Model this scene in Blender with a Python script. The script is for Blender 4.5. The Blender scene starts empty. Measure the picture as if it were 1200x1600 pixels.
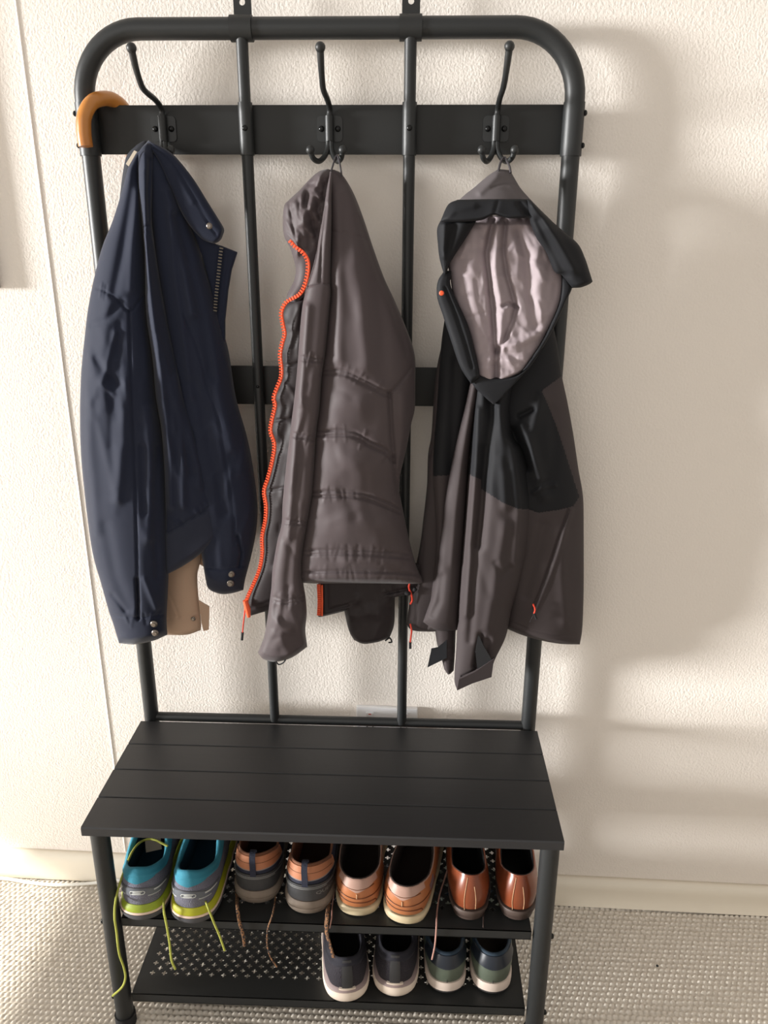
import bpy, bmesh, math, random
import numpy as np
from mathutils import Vector, Matrix
random.seed(7); rng = np.random.default_rng(7)
SC = bpy.context.scene
COL = SC.collection
PI = math.pi

# ------------------------------------------------------------------ camera
CAM = np.array([0.12875, -1.25427, 1.28625]); RX, RY, RZ, FPX = 1.235554, -0.003786, 0.037602, 1236.17
def rotm(rx, ry, rz):
    cx, sx, cy, sy, cz, sz = math.cos(rx), math.sin(rx), math.cos(ry), math.sin(ry), math.cos(rz), math.sin(rz)
    X = np.array([[1,0,0],[0,cx,-sx],[0,sx,cx]]); Y = np.array([[cy,0,sy],[0,1,0],[-sy,0,cy]]); Z = np.array([[cz,-sz,0],[sz,cz,0],[0,0,1]])
    return Z @ Y @ X
CR = rotm(RX, RY, RZ)
cam = bpy.data.cameras.new('camera'); camo = bpy.data.objects.new('camera', cam); COL.objects.link(camo)
camo.location = CAM; camo.rotation_euler = (RX, RY, RZ)
cam.sensor_fit = 'HORIZONTAL'; cam.sensor_width = 36; cam.lens = 36 * FPX / 1200; cam.clip_start = .02
SC.camera = camo
def rays(u, v):                                  # directions for measured photo coordinates
    u = np.asarray(u, float); v = np.asarray(v, float)
    d = np.stack([(u-600)/FPX, -(v-800)/FPX, -np.ones_like(u)], -1)
    return d @ CR.T
def atY(u, v, y):
    d = rays(u, v); return CAM + d * ((np.asarray(y)-CAM[1]) / d[..., 1])[..., None]
def atZ(u, v, z):
    d = rays(u, v); return CAM + d * ((np.asarray(z)-CAM[2]) / d[..., 2])[..., None]
def wall_y(x, off=.018): return .0274 + off - .0242*x

# ------------------------------------------------------------------ materials
def lin(c):
    return tuple((x/12.92 if x <= .04045 else ((x+.055)/1.055)**2.4) for x in [k/255 for k in c]) + (1,)
def mat(name, rgb, rough=.6, metal=0, bump=None, var=None, sheen=0, coat=0, spec=.5, speck=None):
    """bump=(scale, strength, kind[,stretch]); var=(rgb2, scale, contrast)"""
    m = bpy.data.materials.new(name); m.use_nodes = True; nt = m.node_tree; b = nt.nodes['Principled BSDF']
    b.inputs['Base Color'].default_value = lin(rgb); b.inputs['Roughness'].default_value = rough
    b.inputs['Metallic'].default_value = metal; b.inputs['Specular IOR Level'].default_value = spec
    b.inputs['Sheen Weight'].default_value = sheen; b.inputs['Coat Weight'].default_value = coat
    b.inputs['Coat Roughness'].default_value = .15
    tc = nt.nodes.new('ShaderNodeTexCoord')
    def mp(s=(1,1,1)):
        n = nt.nodes.new('ShaderNodeMapping'); n.inputs['Scale'].default_value = s
        nt.links.new(tc.outputs['Object'], n.inputs['Vector']); return n
    if var:
        n = nt.nodes.new('ShaderNodeTexNoise'); n.inputs['Scale'].default_value = var[1]; n.inputs['Detail'].default_value = 4
        nt.links.new(mp().outputs[0], n.inputs['Vector'])
        r = nt.nodes.new('ShaderNodeValToRGB'); c = var[2] if len(var) > 2 else .25
        r.color_ramp.elements[0].position = .5-c; r.color_ramp.elements[1].position = .5+c
        r.color_ramp.elements[0].color = lin(rgb); r.color_ramp.elements[1].color = lin(var[0])
        nt.links.new(n.outputs['Fac'], r.inputs['Fac']); nt.links.new(r.outputs['Color'], b.inputs['Base Color'])
    if bump:
        kind = bump[2] if len(bump) > 2 else 'noise'; st = bump[3] if len(bump) > 3 else (1,1,1)
        if kind == 'noise':
            t = nt.nodes.new('ShaderNodeTexNoise'); t.inputs['Scale'].default_value = bump[0]; t.inputs['Detail'].default_value = 3; out = t.outputs['Fac']
        elif kind == 'voronoi':
            t = nt.nodes.new('ShaderNodeTexVoronoi'); t.inputs['Scale'].default_value = bump[0]; out = t.outputs['Distance']
        else:
            t = nt.nodes.new('ShaderNodeTexWave'); t.inputs['Scale'].default_value = bump[0]; t.inputs['Distortion'].default_value = 1; out = t.outputs['Fac']
        nt.links.new(mp(st).outputs[0], t.inputs['Vector'])
        bn = nt.nodes.new('ShaderNodeBump'); bn.inputs['Strength'].default_value = bump[1]; bn.inputs['Distance'].default_value = .002
        nt.links.new(out, bn.inputs['Height']); nt.links.new(bn.outputs[0], b.inputs['Normal'])
    return m
M = {}
M['wall'] = mat('wall paint', (241,234,226), .75, bump=(290,.55,'noise',(1,1,.85)))
M['trim'] = mat('trim paint', (240,232,216), .45, bump=(30,.15,'noise',(.3,1,1)))
M['ceil'] = mat('ceiling paint', (240,238,232), .9)
M['metal'] = mat('black powder coated metal', (32,34,35), .46, spec=.5, bump=(900,.05))
M['metal2'] = mat('black sheet metal', (34,35,35), .52, spec=.4)
M['wood'] = mat('black laminated board', (38,38,40), .42, bump=(60,.05,'noise',(.2,3,1)), spec=.45)
M['screw'] = mat('black screw', (26,27,28), .25, metal=.5)
M['navy'] = mat('navy cotton', (20,27,47), .8, spec=.3, bump=(45,.12), sheen=.12)
M['navy_rib'] = mat('navy rib', (20,27,47), .85, bump=(700,.2,'wave'), sheen=.12)
M['navy_dk'] = mat('navy lining', (18,21,32), .8)
M['puff'] = mat('warm grey quilted nylon', (73,64,66), .6, spec=.3, bump=(70,.10), sheen=.08)
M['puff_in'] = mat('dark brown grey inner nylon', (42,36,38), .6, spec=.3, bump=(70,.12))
M['rain_bk'] = mat('black shell fabric', (20,21,25), .75, spec=.3, bump=(60,.06))
M['rain_gr'] = mat('charcoal shell fabric', (60,53,54), .75, spec=.3, bump=(60,.06))
M['rain_pk'] = mat('dark grey shell fabric', (84,78,80), .8, bump=(900,.1))
M['lining'] = mat('mauve grey satin lining', (150,138,142), .68, spec=.3, bump=(60,.2,'noise',(1,1,2)))
M['beige'] = mat('beige cotton', (176,148,126), .8, bump=(400,.08))
M['orange'] = mat('orange zip', (238,92,50), .5)
M['red'] = mat('red cord', (205,62,40), .6)
M['stud'] = mat('antique metal stud', (120,112,105), .3, metal=.8)
M['brass'] = mat('brass teeth', (95,88,78), .35, metal=.7)
M['loop'] = mat('dark ribbon', (52,48,52), .7)
M['label'] = mat('woven label', (196,184,168), .8)
M['cane'] = mat('varnished cane', (176,108,42), .32, coat=.35, var=((196,132,62),25,.25), bump=(20,.1,'noise',(6,6,1)))
M['black'] = mat('black fabric', (24,24,27), .8)
M['plastic'] = mat('white plastic', (246,247,250), .35)
M['redmark'] = mat('red switch mark', (200,60,50), .5)
M['cable'] = mat('white cable', (235,234,228), .5)
M['frame'] = mat('brown frame', (84,50,36), .4)
M['paper'] = mat('picture paper', (215,208,195), .6, var=((170,160,150),8))
# carpet: yarn colour varies from loop to loop
M['carpet'] = mat('looped wool carpet', (226,219,208), .95, var=((205,196,183),150,.2), bump=(1500,.12))

# ------------------------------------------------------------------ mesh helpers
def obj(name, verts, faces, m, parent=None, smooth=True, mats=None, fm=None):
    me = bpy.data.meshes.new(name); me.from_pydata([tuple(map(float, v)) for v in verts], [], [tuple(f) for f in faces]); me.update()
    for mm in (mats or [m]): me.materials.append(mm)
    if fm is not None: me.polygons.foreach_set('material_index', np.asarray(fm, dtype=np.int32))
    if smooth: me.polygons.foreach_set('use_smooth', [True]*len(me.polygons))
    o = bpy.data.objects.new(name, me); COL.objects.link(o)
    if parent: o.parent = parent
    return o
def from_bm(name, bm, m, parent=None, smooth=True, sharp=None):
    bmesh.ops.recalc_face_normals(bm, faces=bm.faces)
    me = bpy.data.meshes.new(name); bm.to_mesh(me); bm.free(); me.materials.append(m)
    if smooth:
        me.polygons.foreach_set('use_smooth', [True]*len(me.polygons))
        me.set_sharp_from_angle(angle=math.radians(sharp or 35))
    o = bpy.data.objects.new(name, me); COL.objects.link(o)
    if parent: o.parent = parent
    return o
def setp(o, label=None, cat=None, group=None, kind=None):
    if label: o['label'] = label
    if cat: o['category'] = cat
    if group: o['group'] = group
    if kind: o['kind'] = kind
    return o
def empty(name, loc, label, cat, group=None):
    o = bpy.data.objects.new(name, None); COL.objects.link(o); o.location = loc; o.empty_display_size = .05
    return setp(o, label, cat, group)
class MB:
    def __init__(s): s.v = []; s.f = []
    def add(s, v, f):
        n = len(s.v); s.v += [tuple(map(float, p)) for p in v]; s.f += [tuple(i+n for i in q) for q in f]
    def box(s, c, d, R=None):
        c = np.array(c, float); d = np.array(d, float)/2
        P = [np.array([a, b, e])*d for a in (-1,1) for b in (-1,1) for e in (-1,1)]
        if R is not None: P = [np.array(R) @ p for p in P]
        s.add([c+p for p in P], [(0,1,3,2),(4,6,7,5),(0,4,5,1),(2,3,7,6),(0,2,6,4),(1,5,7,3)])
    def tube(s, pts, r, n=12, cap=True, flat=None):
        pts = np.array(pts, float); k = len(pts); r = np.full(k, r) if np.isscalar(r) else np.array(r)
        T = np.gradient(pts, axis=0); T /= np.linalg.norm(T, axis=1)[:, None]+1e-12
        a = np.array([0,1.,0]) if abs(T[0][1]) < .8 else np.array([1.,0,0])
        N = a - T[0]*a.dot(T[0]); N /= np.linalg.norm(N); V = []
        for i in range(k):
            N = N - T[i]*N.dot(T[i]); N /= np.linalg.norm(N)+1e-12; B = np.cross(T[i], N)
            for j in range(n):
                q = 2*PI*j/n; V.append(pts[i] + r[i]*(math.cos(q)*N*(flat or 1) + math.sin(q)*B))
        F = [(i*n+j, i*n+(j+1) % n, (i+1)*n+(j+1) % n, (i+1)*n+j) for i in range(k-1) for j in range(n)]
        if cap: F += [tuple(range(n-1, -1, -1)), tuple((k-1)*n+j for j in range(n))]
        s.add(V, F)
    def ball(s, c, r, n=12, sc=(1,1,1)):
        V = []; F = []; m = n//2
        for i in range(m+1):
            a = PI*i/m
            for j in range(n):
                b = 2*PI*j/n; V.append((c[0]+r*sc[0]*math.sin(a)*math.cos(b), c[1]+r*sc[1]*math.sin(a)*math.sin(b), c[2]+r*sc[2]*math.cos(a)))
        for i in range(m):
            for j in range(n): F.append((i*n+j, (i+1)*n+j, (i+1)*n+(j+1) % n, i*n+(j+1) % n))
        s.add(V, F)
    def build(s, name, m, parent=None, smooth=True, bevel=0, sharp=35):
        bm = bmesh.new(); vs = [bm.verts.new(v) for v in s.v]
        for f in s.f:
            try: bm.faces.new([vs[i] for i in f])
            except ValueError: pass
        bmesh.ops.remove_doubles(bm, verts=bm.verts, dist=1e-6)
        if bevel:
            es = [e for e in bm.edges if len(e.link_faces) == 2 and e.calc_face_angle(0) > .6]
            bmesh.ops.bevel(bm, geom=es, offset=bevel, segments=2, affect='EDGES', profile=.6)
        return from_bm(name, bm, m, parent, smooth, sharp)
def spl(pts, n=60, closed=False):
    """Catmull-Rom through points, resampled evenly by arc length"""
    P = np.array(pts, float)
    if len(P) == 2: t = np.linspace(0, 1, n)[:, None]; return P[0]*(1-t)+P[1]*t
    Q = np.vstack([2*P[0]-P[1], P, 2*P[-1]-P[-2]]); out = []
    for i in range(1, len(Q)-2):
        p0, p1, p2, p3 = Q[i-1:i+3]; m = 16
        for t in np.arange(m)/m:
            out.append(.5*((2*p1)+(-p0+p2)*t+(2*p0-5*p1+4*p2-p3)*t*t+(-p0+3*p1-3*p2+p3)*t**3))
    out.append(P[-1]); C = np.array(out); d = np.r_[0, np.cumsum(np.linalg.norm(np.diff(C, axis=0), axis=1))]
    s = np.linspace(0, d[-1], n); return np.stack([np.interp(s, d, C[:, k]) for k in range(C.shape[1])], -1)
def lin_rs(pts, n):
    C = np.array(pts, float); d = np.r_[0, np.cumsum(np.linalg.norm(np.diff(C, axis=0), axis=1))]
    s = np.linspace(0, d[-1], n); return np.stack([np.interp(s, d, C[:, k]) for k in range(C.shape[1])], -1)

# ------------------------------------------------------------------ cloth pieces: puffed closed shells traced at their own depth
def seg_dist(U, V, pl):
    best = np.full(U.shape, 1e9); sgn = np.zeros(U.shape)
    for (x0, y0), (x1, y1) in zip(pl[:-1], pl[1:]):
        dx, dy = x1-x0, y1-y0; L2 = dx*dx+dy*dy+1e-9
        t = np.clip(((U-x0)*dx+(V-y0)*dy)/L2, 0, 1); ex, ey = U-(x0+t*dx), V-(y0+t*dy)
        d = np.hypot(ex, ey); c = dx*(V-y0)-dy*(U-x0); k = d < best
        best[k] = d[k]; sgn[k] = np.sign(c)[k]
    return best, sgn
def inpoly(U, V, poly):
    r = np.zeros(U.shape, bool); n = len(poly)
    for i in range(n):
        x0, y0 = poly[i]; x1, y1 = poly[(i+1) % n]
        c = ((y0 > V) != (y1 > V)) & (U < (x1-x0)*(V-y0)/((y1-y0) if y1 != y0 else 1e-9)+x0); r ^= c
    return r
def ridges(n, box, ang=90, spread=14, length=(60,180), width=(4,10), amp=.0018):
    out = []
    for _ in range(n):
        cx = random.uniform(box[0], box[2]); cy = random.uniform(box[1], box[3]); a = math.radians(random.gauss(ang, spread)); l = random.uniform(*length)/2
        k = random.uniform(-.15, .15)*l; dx, dy = math.cos(a), math.sin(a)
        out.append(([(cx-dx*l, cy-dy*l), (cx+dy*k, cy-dx*k), (cx+dx*l, cy+dy*l)], random.choice([-1, 1, 1])*amp*random.uniform(.5, 1.2), random.uniform(*width)))
    return out
def shirr(line, step=7, length=9, amp=.0011, width=1.8, j=.4):
    P = spl(line, max(3, int(np.linalg.norm(np.diff(np.array(line), axis=0), axis=1).sum()/step))); out = []
    for i in range(1, len(P)-1):
        if random.random() < .25: continue
        t = P[i+1]-P[i-1]; t /= np.linalg.norm(t); n = np.array([-t[1], t[0]])+t*random.uniform(-j, j); l = length*random.uniform(.4, 1.3)
        out.append(([tuple(P[i]-n*l), tuple(P[i]+n*l)], amp*random.choice([-1, 1])*random.uniform(.5, 1.2), width))
    return out
def seam(line, amp=-.0035, w=1.8, dbl=0):
    L = [tuple(p) for p in spl(line, 14)] if len(line) > 2 else line
    r = [(L, amp, w)]
    if dbl: r.append(([(x, y+dbl) for x, y in L], amp, w))
    return r
def piece(name, m, parent, L, R, T=None, B=None, y=-.05, bulge=.03, back=.012, folds=(), zones=None, du=0, res=2.4, ptop=.06, pbot=.03, nx=None, sharp=2.4, mats=None, straight=False, off=(0,0,0)):
    f = lin_rs if straight else spl
    hl = np.linalg.norm(np.diff(np.array(L, float), axis=0), axis=1).sum()
    ny = int(max(6, hl/res))
    T = T or [L[0], R[0]]; B = B or [L[-1], R[-1]]
    wmax = np.max(np.linalg.norm(f(L, 30)-f(R, 30), axis=1)); nx = nx or int(max(8, wmax/res))
    Lc, Rc, Tc, Bc = f(L, ny), f(R, ny), f(T, nx), f(B, nx)
    u = np.linspace(0, 1, nx)[None, :, None]; v = np.linspace(0, 1, ny)[:, None, None]
    S = Lc[:, None]*(1-u)+Rc[:, None]*u+Tc[None]*(1-v)+Bc[None]*v-((1-u)*(1-v)*Tc[0]+u*(1-v)*Tc[-1]+(1-u)*v*Bc[0]+u*v*Bc[-1])
    U, V = S[..., 0], S[..., 1]; uu = np.linspace(0, 1, nx)[None, :]*np.ones((ny, 1)); vv = np.linspace(0, 1, ny)[:, None]*np.ones((1, nx))
    yb = np.interp(vv, np.linspace(0, 1, len(y)), y) if hasattr(y, '__len__') else np.full(U.shape, float(y))
    yb = yb + du*(uu-.5)
    prof = np.clip(1-np.abs(2*uu-1)**sharp, 0, 1)**.5
    env = np.ones_like(vv)
    if ptop: env *= np.clip(vv/ptop, 0, 1)**.5
    if pbot: env *= np.clip((1-vv)/pbot, 0, 1)**.5
    bl = np.interp(vv, np.linspace(0, 1, len(bulge)), bulge) if hasattr(bulge, '__len__') else bulge
    fr = bl*prof*env; disp = np.zeros_like(fr); edge = np.clip(np.minimum(uu, 1-uu)*12, 0, 1)*np.clip(vv*ny/3, 0, 1)*np.clip((1-vv)*ny/3, 0, 1)
    for fd in folds:
        pl, amp, w = fd[:3]; lo = np.array(pl).min(0)-4*w-(60 if len(fd) > 3 else 0); hi = np.array(pl).max(0)+4*w+(60 if len(fd) > 3 else 0)
        k = (U > lo[0]) & (U < hi[0]) & (V > lo[1]) & (V < hi[1])
        if not k.any(): continue
        d, s = seg_dist(U[k], V[k], pl)
        if len(fd) > 3:      # step: side +1/-1 raised at the line, fading away over fd[3]
            disp[k] += np.where(s*np.sign(fd[3]) > 0, amp*np.exp(-d/abs(fd[3])), 0)*(1-np.exp(-(d/w)**2)*.3)
        else: disp[k] += amp*np.exp(-(d/w)**2)
    yf = yb-fr-disp*edge
    P = atY(U, V, yf); P0 = atY(U, V, yb)
    Q = P0.copy(); Q[..., 1] = yb+back*prof*env+.0015
    Q[..., 1] = np.minimum(Q[..., 1], .019)
    n = ny*nx; idx = np.arange(n).reshape(ny, nx)
    a, b, c, d = idx[:-1, :-1].ravel(), idx[:-1, 1:].ravel(), idx[1:, 1:].ravel(), idx[1:, :-1].ravel()
    F = np.stack([a, d, c, b], -1); FB = np.stack([a, b, c, d], -1)+n
    rim = []
    for seq in (idx[0, :], idx[:, -1], idx[-1, ::-1], idx[::-1, 0]):
        for i in range(len(seq)-1): rim.append((seq[i], seq[i+1], seq[i+1]+n, seq[i]+n))
    fm = None
    if zones:
        cu = (U[:-1, :-1]+U[1:, 1:])/2; cv = (V[:-1, :-1]+V[1:, 1:])/2; z = np.zeros(cu.shape, int)
        for poly, mi in zones: z[inpoly(cu, cv, poly)] = mi
        fm = np.concatenate([z.ravel(), z.ravel(), np.zeros(len(rim), int)])
    verts = np.concatenate([P.reshape(-1, 3), Q.reshape(-1, 3)])-np.array(off)
    o = obj(name, verts, np.concatenate([F, FB, np.array(rim)]).tolist(), m, parent, True, mats, fm)
    return o
def flap(name, m, parent, poly, y, th=.003, off=(0,0,0), dy=None):
    """small flat textile tab with real thickness; y may be per vertex"""
    n = len(poly); yy = np.array(y if hasattr(y, '__len__') else [y]*n, float); P = atY([p[0] for p in poly], [p[1] for p in poly], yy)-np.array(off)
    Q = P+np.array([0, th, 0]); F = [tuple(range(n)), tuple(range(2*n-1, n-1, -1))]+[(i, (i+1) % n+0, (i+1) % n+n, i+n) for i in range(n)]
    bm = bmesh.new(); vs = [bm.verts.new(p) for p in np.vstack([P, Q])]
    for f in F: bm.faces.new([vs[i] for i in f])
    return from_bm(name, bm, m, parent, True, 30)
def cord(name, m, parent, pts, r=.0015, off=(0,0,0), flat=None, n=8, cnt=60):
    """pts: (u, v, y) measured with depth y, or (u, v, None, z) lying at height z"""
    P = []
    for p in pts: P.append(atZ(p[0], p[1], p[3]) if p[2] is None else atY(p[0], p[1], p[2]))
    b = MB(); b.tube(spl(np.array(P)-np.array(off), cnt), r, n, flat=flat); return b.build(name, m, parent)
def stud(name, m, parent, u, v, y, r, off=(0,0,0)):
    p = atY(u, v, y)-np.array(off); b = MB(); b.ball(p, r, 14, (1,.4,1))
    b.tube(np.array([p+(0,-.0016*r/.006,0), p+(0,-.0035*r/.006,0)]), r*.55, 14); return b.build(name, m, parent)
def teeth(b, path, y, off, step=.0042, size=(.0045,.0022,.0016)):
    P = atY(path[:, 0], path[:, 1], y)-np.array(off); P = lin_rs(P, int(np.linalg.norm(np.diff(P, axis=0), axis=1).sum()/step))
    for i in range(len(P)-1):
        t = P[i+1]-P[i]; t /= np.linalg.norm(t); n = np.cross(t, (0,1,0)); n /= np.linalg.norm(n)
        b.box(P[i], size, np.stack([n, (0,1,0), t], -1))
exec_parts = True

# ------------------------------------------------------------------ room
def room():
    X0, X1, Y0, H = -5.0, 2.6, -3.2, 2.8
    # back wall follows the plane behind the rack
    b = MB(); ya, yb = wall_y(X0), wall_y(X1)
    b.add([(X0,ya,0),(X1,yb,0),(X1,yb,H),(X0,ya,H),(X0,ya+.1,0),(X1,yb+.1,0),(X1,yb+.1,H),(X0,ya+.1,H)], [(0,1,2,3),(5,4,7,6),(0,3,7,4),(1,5,6,2),(3,2,6,7),(0,4,5,1)])
    setp(b.build('wall_back', M['wall'], smooth=False), kind='structure')
    # baseboard with rounded top edge
    prof = [(.0,0),(.0,.044),(.0015,.053),(.005,.059),(.010,.062),(.018,.063),(.018,0)]
    V = []; nx = 30
    for i in range(nx+1):
        x = X0+(X1-X0)*i/nx
        for (dy, z) in prof: V.append((x, wall_y(x, 0)+dy, z))
    k = len(prof); F = [(i*k+j, (i+1)*k+j, (i+1)*k+j+1, i*k+j+1) for i in range(nx) for j in range(k-1)]
    setp(obj('baseboard_back', V, F, M['trim']), kind='structure')
    # vertical joint in the wall lining
    b = MB(); b.tube([(-.4575, wall_y(-.4575)+.0008, .067), (-.4575, wall_y(-.4575)+.0008, H)], .0026, 8)
    setp(b.build('trim_1', M['wall']), kind='structure')
    # left wall with a tall glazed opening: unseen, its height and gap shaped to crop the sun
    b = MB(); t = .12; xl = X0-t/2; H = 5.4; Y0 = -5.0
    wy0, wy1, wz0, wz1 = -2.6, .10, .10, 2.60
    b.box((xl, (Y0+wy0)/2, H/2), (t, wy0-Y0, H)); b.box((xl, (wy1+.3)/2, H/2), (t, .3-wy1, H))
    b.box((xl, (wy0+wy1)/2, wz0/2), (t, wy1-wy0, wz0)); b.box((xl, (wy0+wy1)/2, (wz1+H)/2), (t, wy1-wy0, H-wz1))
    setp(b.build('wall_left', M['ceil'], smooth=False), kind='structure')
    b = MB(); my = (wy0+wy1)/2
    for y in (wy0+.025, wy1-.025): b.box((X0-.06, y, (wz0+wz1)/2), (.05,.05,wz1-wz0))
    b.box((X0-.06, my, 2.15), (.12,wy1-wy0-.1,.34))  # deep transom bar, added to cut sun bounce off the floor
    for z in (wz0+.025, wz1-.025): b.box((X0-.06, my, z), (.05,wy1-wy0-.1,.05))
    setp(b.build('window_1', M['plastic'], smooth=False), kind='structure')
    Y0 = -3.2
    # carpet: real looped pile where it can be seen, plain further away
    fx = np.arange(-1.15, 1.25, .00180); fy = np.arange(-.85, .075, .0018)
    gx = np.r_[X0-.1, -3, -1.6, -1.3, fx, 1.4, 1.8, X1+.1]; gy = np.r_[Y0, -2, -1.4, -1.0, fy, .2]
    Xg, Yg = np.meshgrid(gx, gy); px, py = .0104, .0108
    row = np.floor(Yg/py); ox = (row % 2)*px*.5; ci = np.floor((Xg+ox)/px)
    h1 = np.sin(ci*127.1+row*311.7)*43758.5; h1 -= np.floor(h1); h2 = np.sin(ci*269.5+row*183.3)*28001.8; h2 -= np.floor(h2)
    cx = (ci+.5)*px-ox+(h1-.5)*.0016; cy = (row+.5)*py+(h2-.5)*.0014
    a = .55; dx, dy = Xg-cx, Yg-cy; ex = dx*math.cos(a)+dy*math.sin(a); ey = -dx*math.sin(a)+dy*math.cos(a)
    r2 = (ex/.0064)**2+(ey/.0043)**2; z = .0048*np.sqrt(np.clip(1-r2, 0, 1))+.0010*(h1-.5)*(r2 < 1)
    inside = (Xg > fx[0]) & (Xg < fx[-1]) & (Yg > fy[0]) & (Yg < fy[-1]); Z = np.where(inside, z-.0048, -.002)
    ny, nx = Xg.shape; idx = np.arange(ny*nx).reshape(ny, nx)
    F = np.stack([idx[:-1, :-1].ravel(), idx[:-1, 1:].ravel(), idx[1:, 1:].ravel(), idx[1:, :-1].ravel()], -1)
    me = bpy.data.meshes.new('floor'); me.vertices.add(ny*nx); me.vertices.foreach_set('co', np.stack([Xg, Yg, Z], -1).ravel())
    me.loops.add(F.size); me.loops.foreach_set('vertex_index', F.ravel().astype(np.int32)); me.polygons.add(len(F))
    me.polygons.foreach_set('loop_start', np.arange(0, F.size, 4, dtype=np.int32)); me.polygons.foreach_set('use_smooth', np.ones(len(F), bool)); me.update(); me.validate()
    me.materials.append(M['carpet']); o = bpy.data.objects.new('floor', me); COL.objects.link(o); setp(o, kind='structure')
room()

# ------------------------------------------------------------------ things on the wall and floor
def wall_things():
    # framed picture whose right edge just enters the photo
    xr, zb, w, h = -.5455, 1.2045, .42, .56
    t = empty('picture_frame', (xr-w/2, wall_y(xr-w/2), zb), 'brown picture frame on the cream wall, cut by the left edge of the photo', 'picture')
    loc = np.array(t.location); b = MB()
    for (x, z, dx, dz) in ((xr-.009,zb+h/2,.018,h),(xr-w+.009,zb+h/2,.018,h),(xr-w/2,zb+.009,w-.036,.018),(xr-w/2,zb+h-.009,w-.036,.018)):
        b.box(np.array([x, wall_y(x)-.0078, z])-loc, (dx,.0150,dz))
    b.build('frame_rail', M['frame'], t, bevel=.0008)
    b = MB(); b.box(np.array([xr-w/2, wall_y(xr-w/2)-.006, zb+h/2])-loc, (w-.036,.003,h-.036)); b.build('print', M['paper'], t)
    # power outlet, tilted like the wall
    c = np.array([.0892, wall_y(.0892), .409]); t = empty('power_outlet', c, 'white double power outlet low on the wall behind the bench', 'power outlet')
    t.rotation_euler = (0, 0, -.0242); b = MB(); b.box((0,-.005,0), (.116,.0098,.073)); b.build('cover_plate', M['plastic'], t, bevel=.0025)
    for sx in (-.032, .032):
        b = MB(); b.box((sx,-.0115,.022), (.014,.004,.011), rotm(.18,0,0)); sw = b.build('switch', M['plastic'], t, bevel=.001)
        b = MB(); b.box((sx,-.0140,.0245), (.005,.0006,.002)); b.build('switch_mark', M['redmark'], sw)
        b = MB()
        for (dx, a) in ((-.007,.5),(.007,-.5),(0,0)): b.box((sx+dx,-.0102,-.008 if dx else -.018), (.002,.0008,.008), rotm(0,a,0))
        b.build('socket_slot', M['black'], t)
    # white cable lying along the skirting
    P = [(-1.3,-.01,.004),(-.9,.02,.004),(-.74,.036,.005),(-.66,.028,.004),(-.60,.024,.004),(-.53,.030,.005),(-.46,.033,.014),(-.40,.028,.004),(-.1,.012,.004),(.05,.006,.004)]
    b = MB(); b.tube(spl(P, 90), .0032, 8); setp(b.build('cable', M['cable']), 'thin white cable lying on the carpet along the baseboard behind the rack', 'cable')
    b = MB(); b.ball(atZ(1027,1509,.002), .0024, 8, (1.2,1,.8)); setp(b.build('crumb', M['black']), 'tiny dark crumb on the carpet right of the rack', 'crumb')
wall_things()

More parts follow.
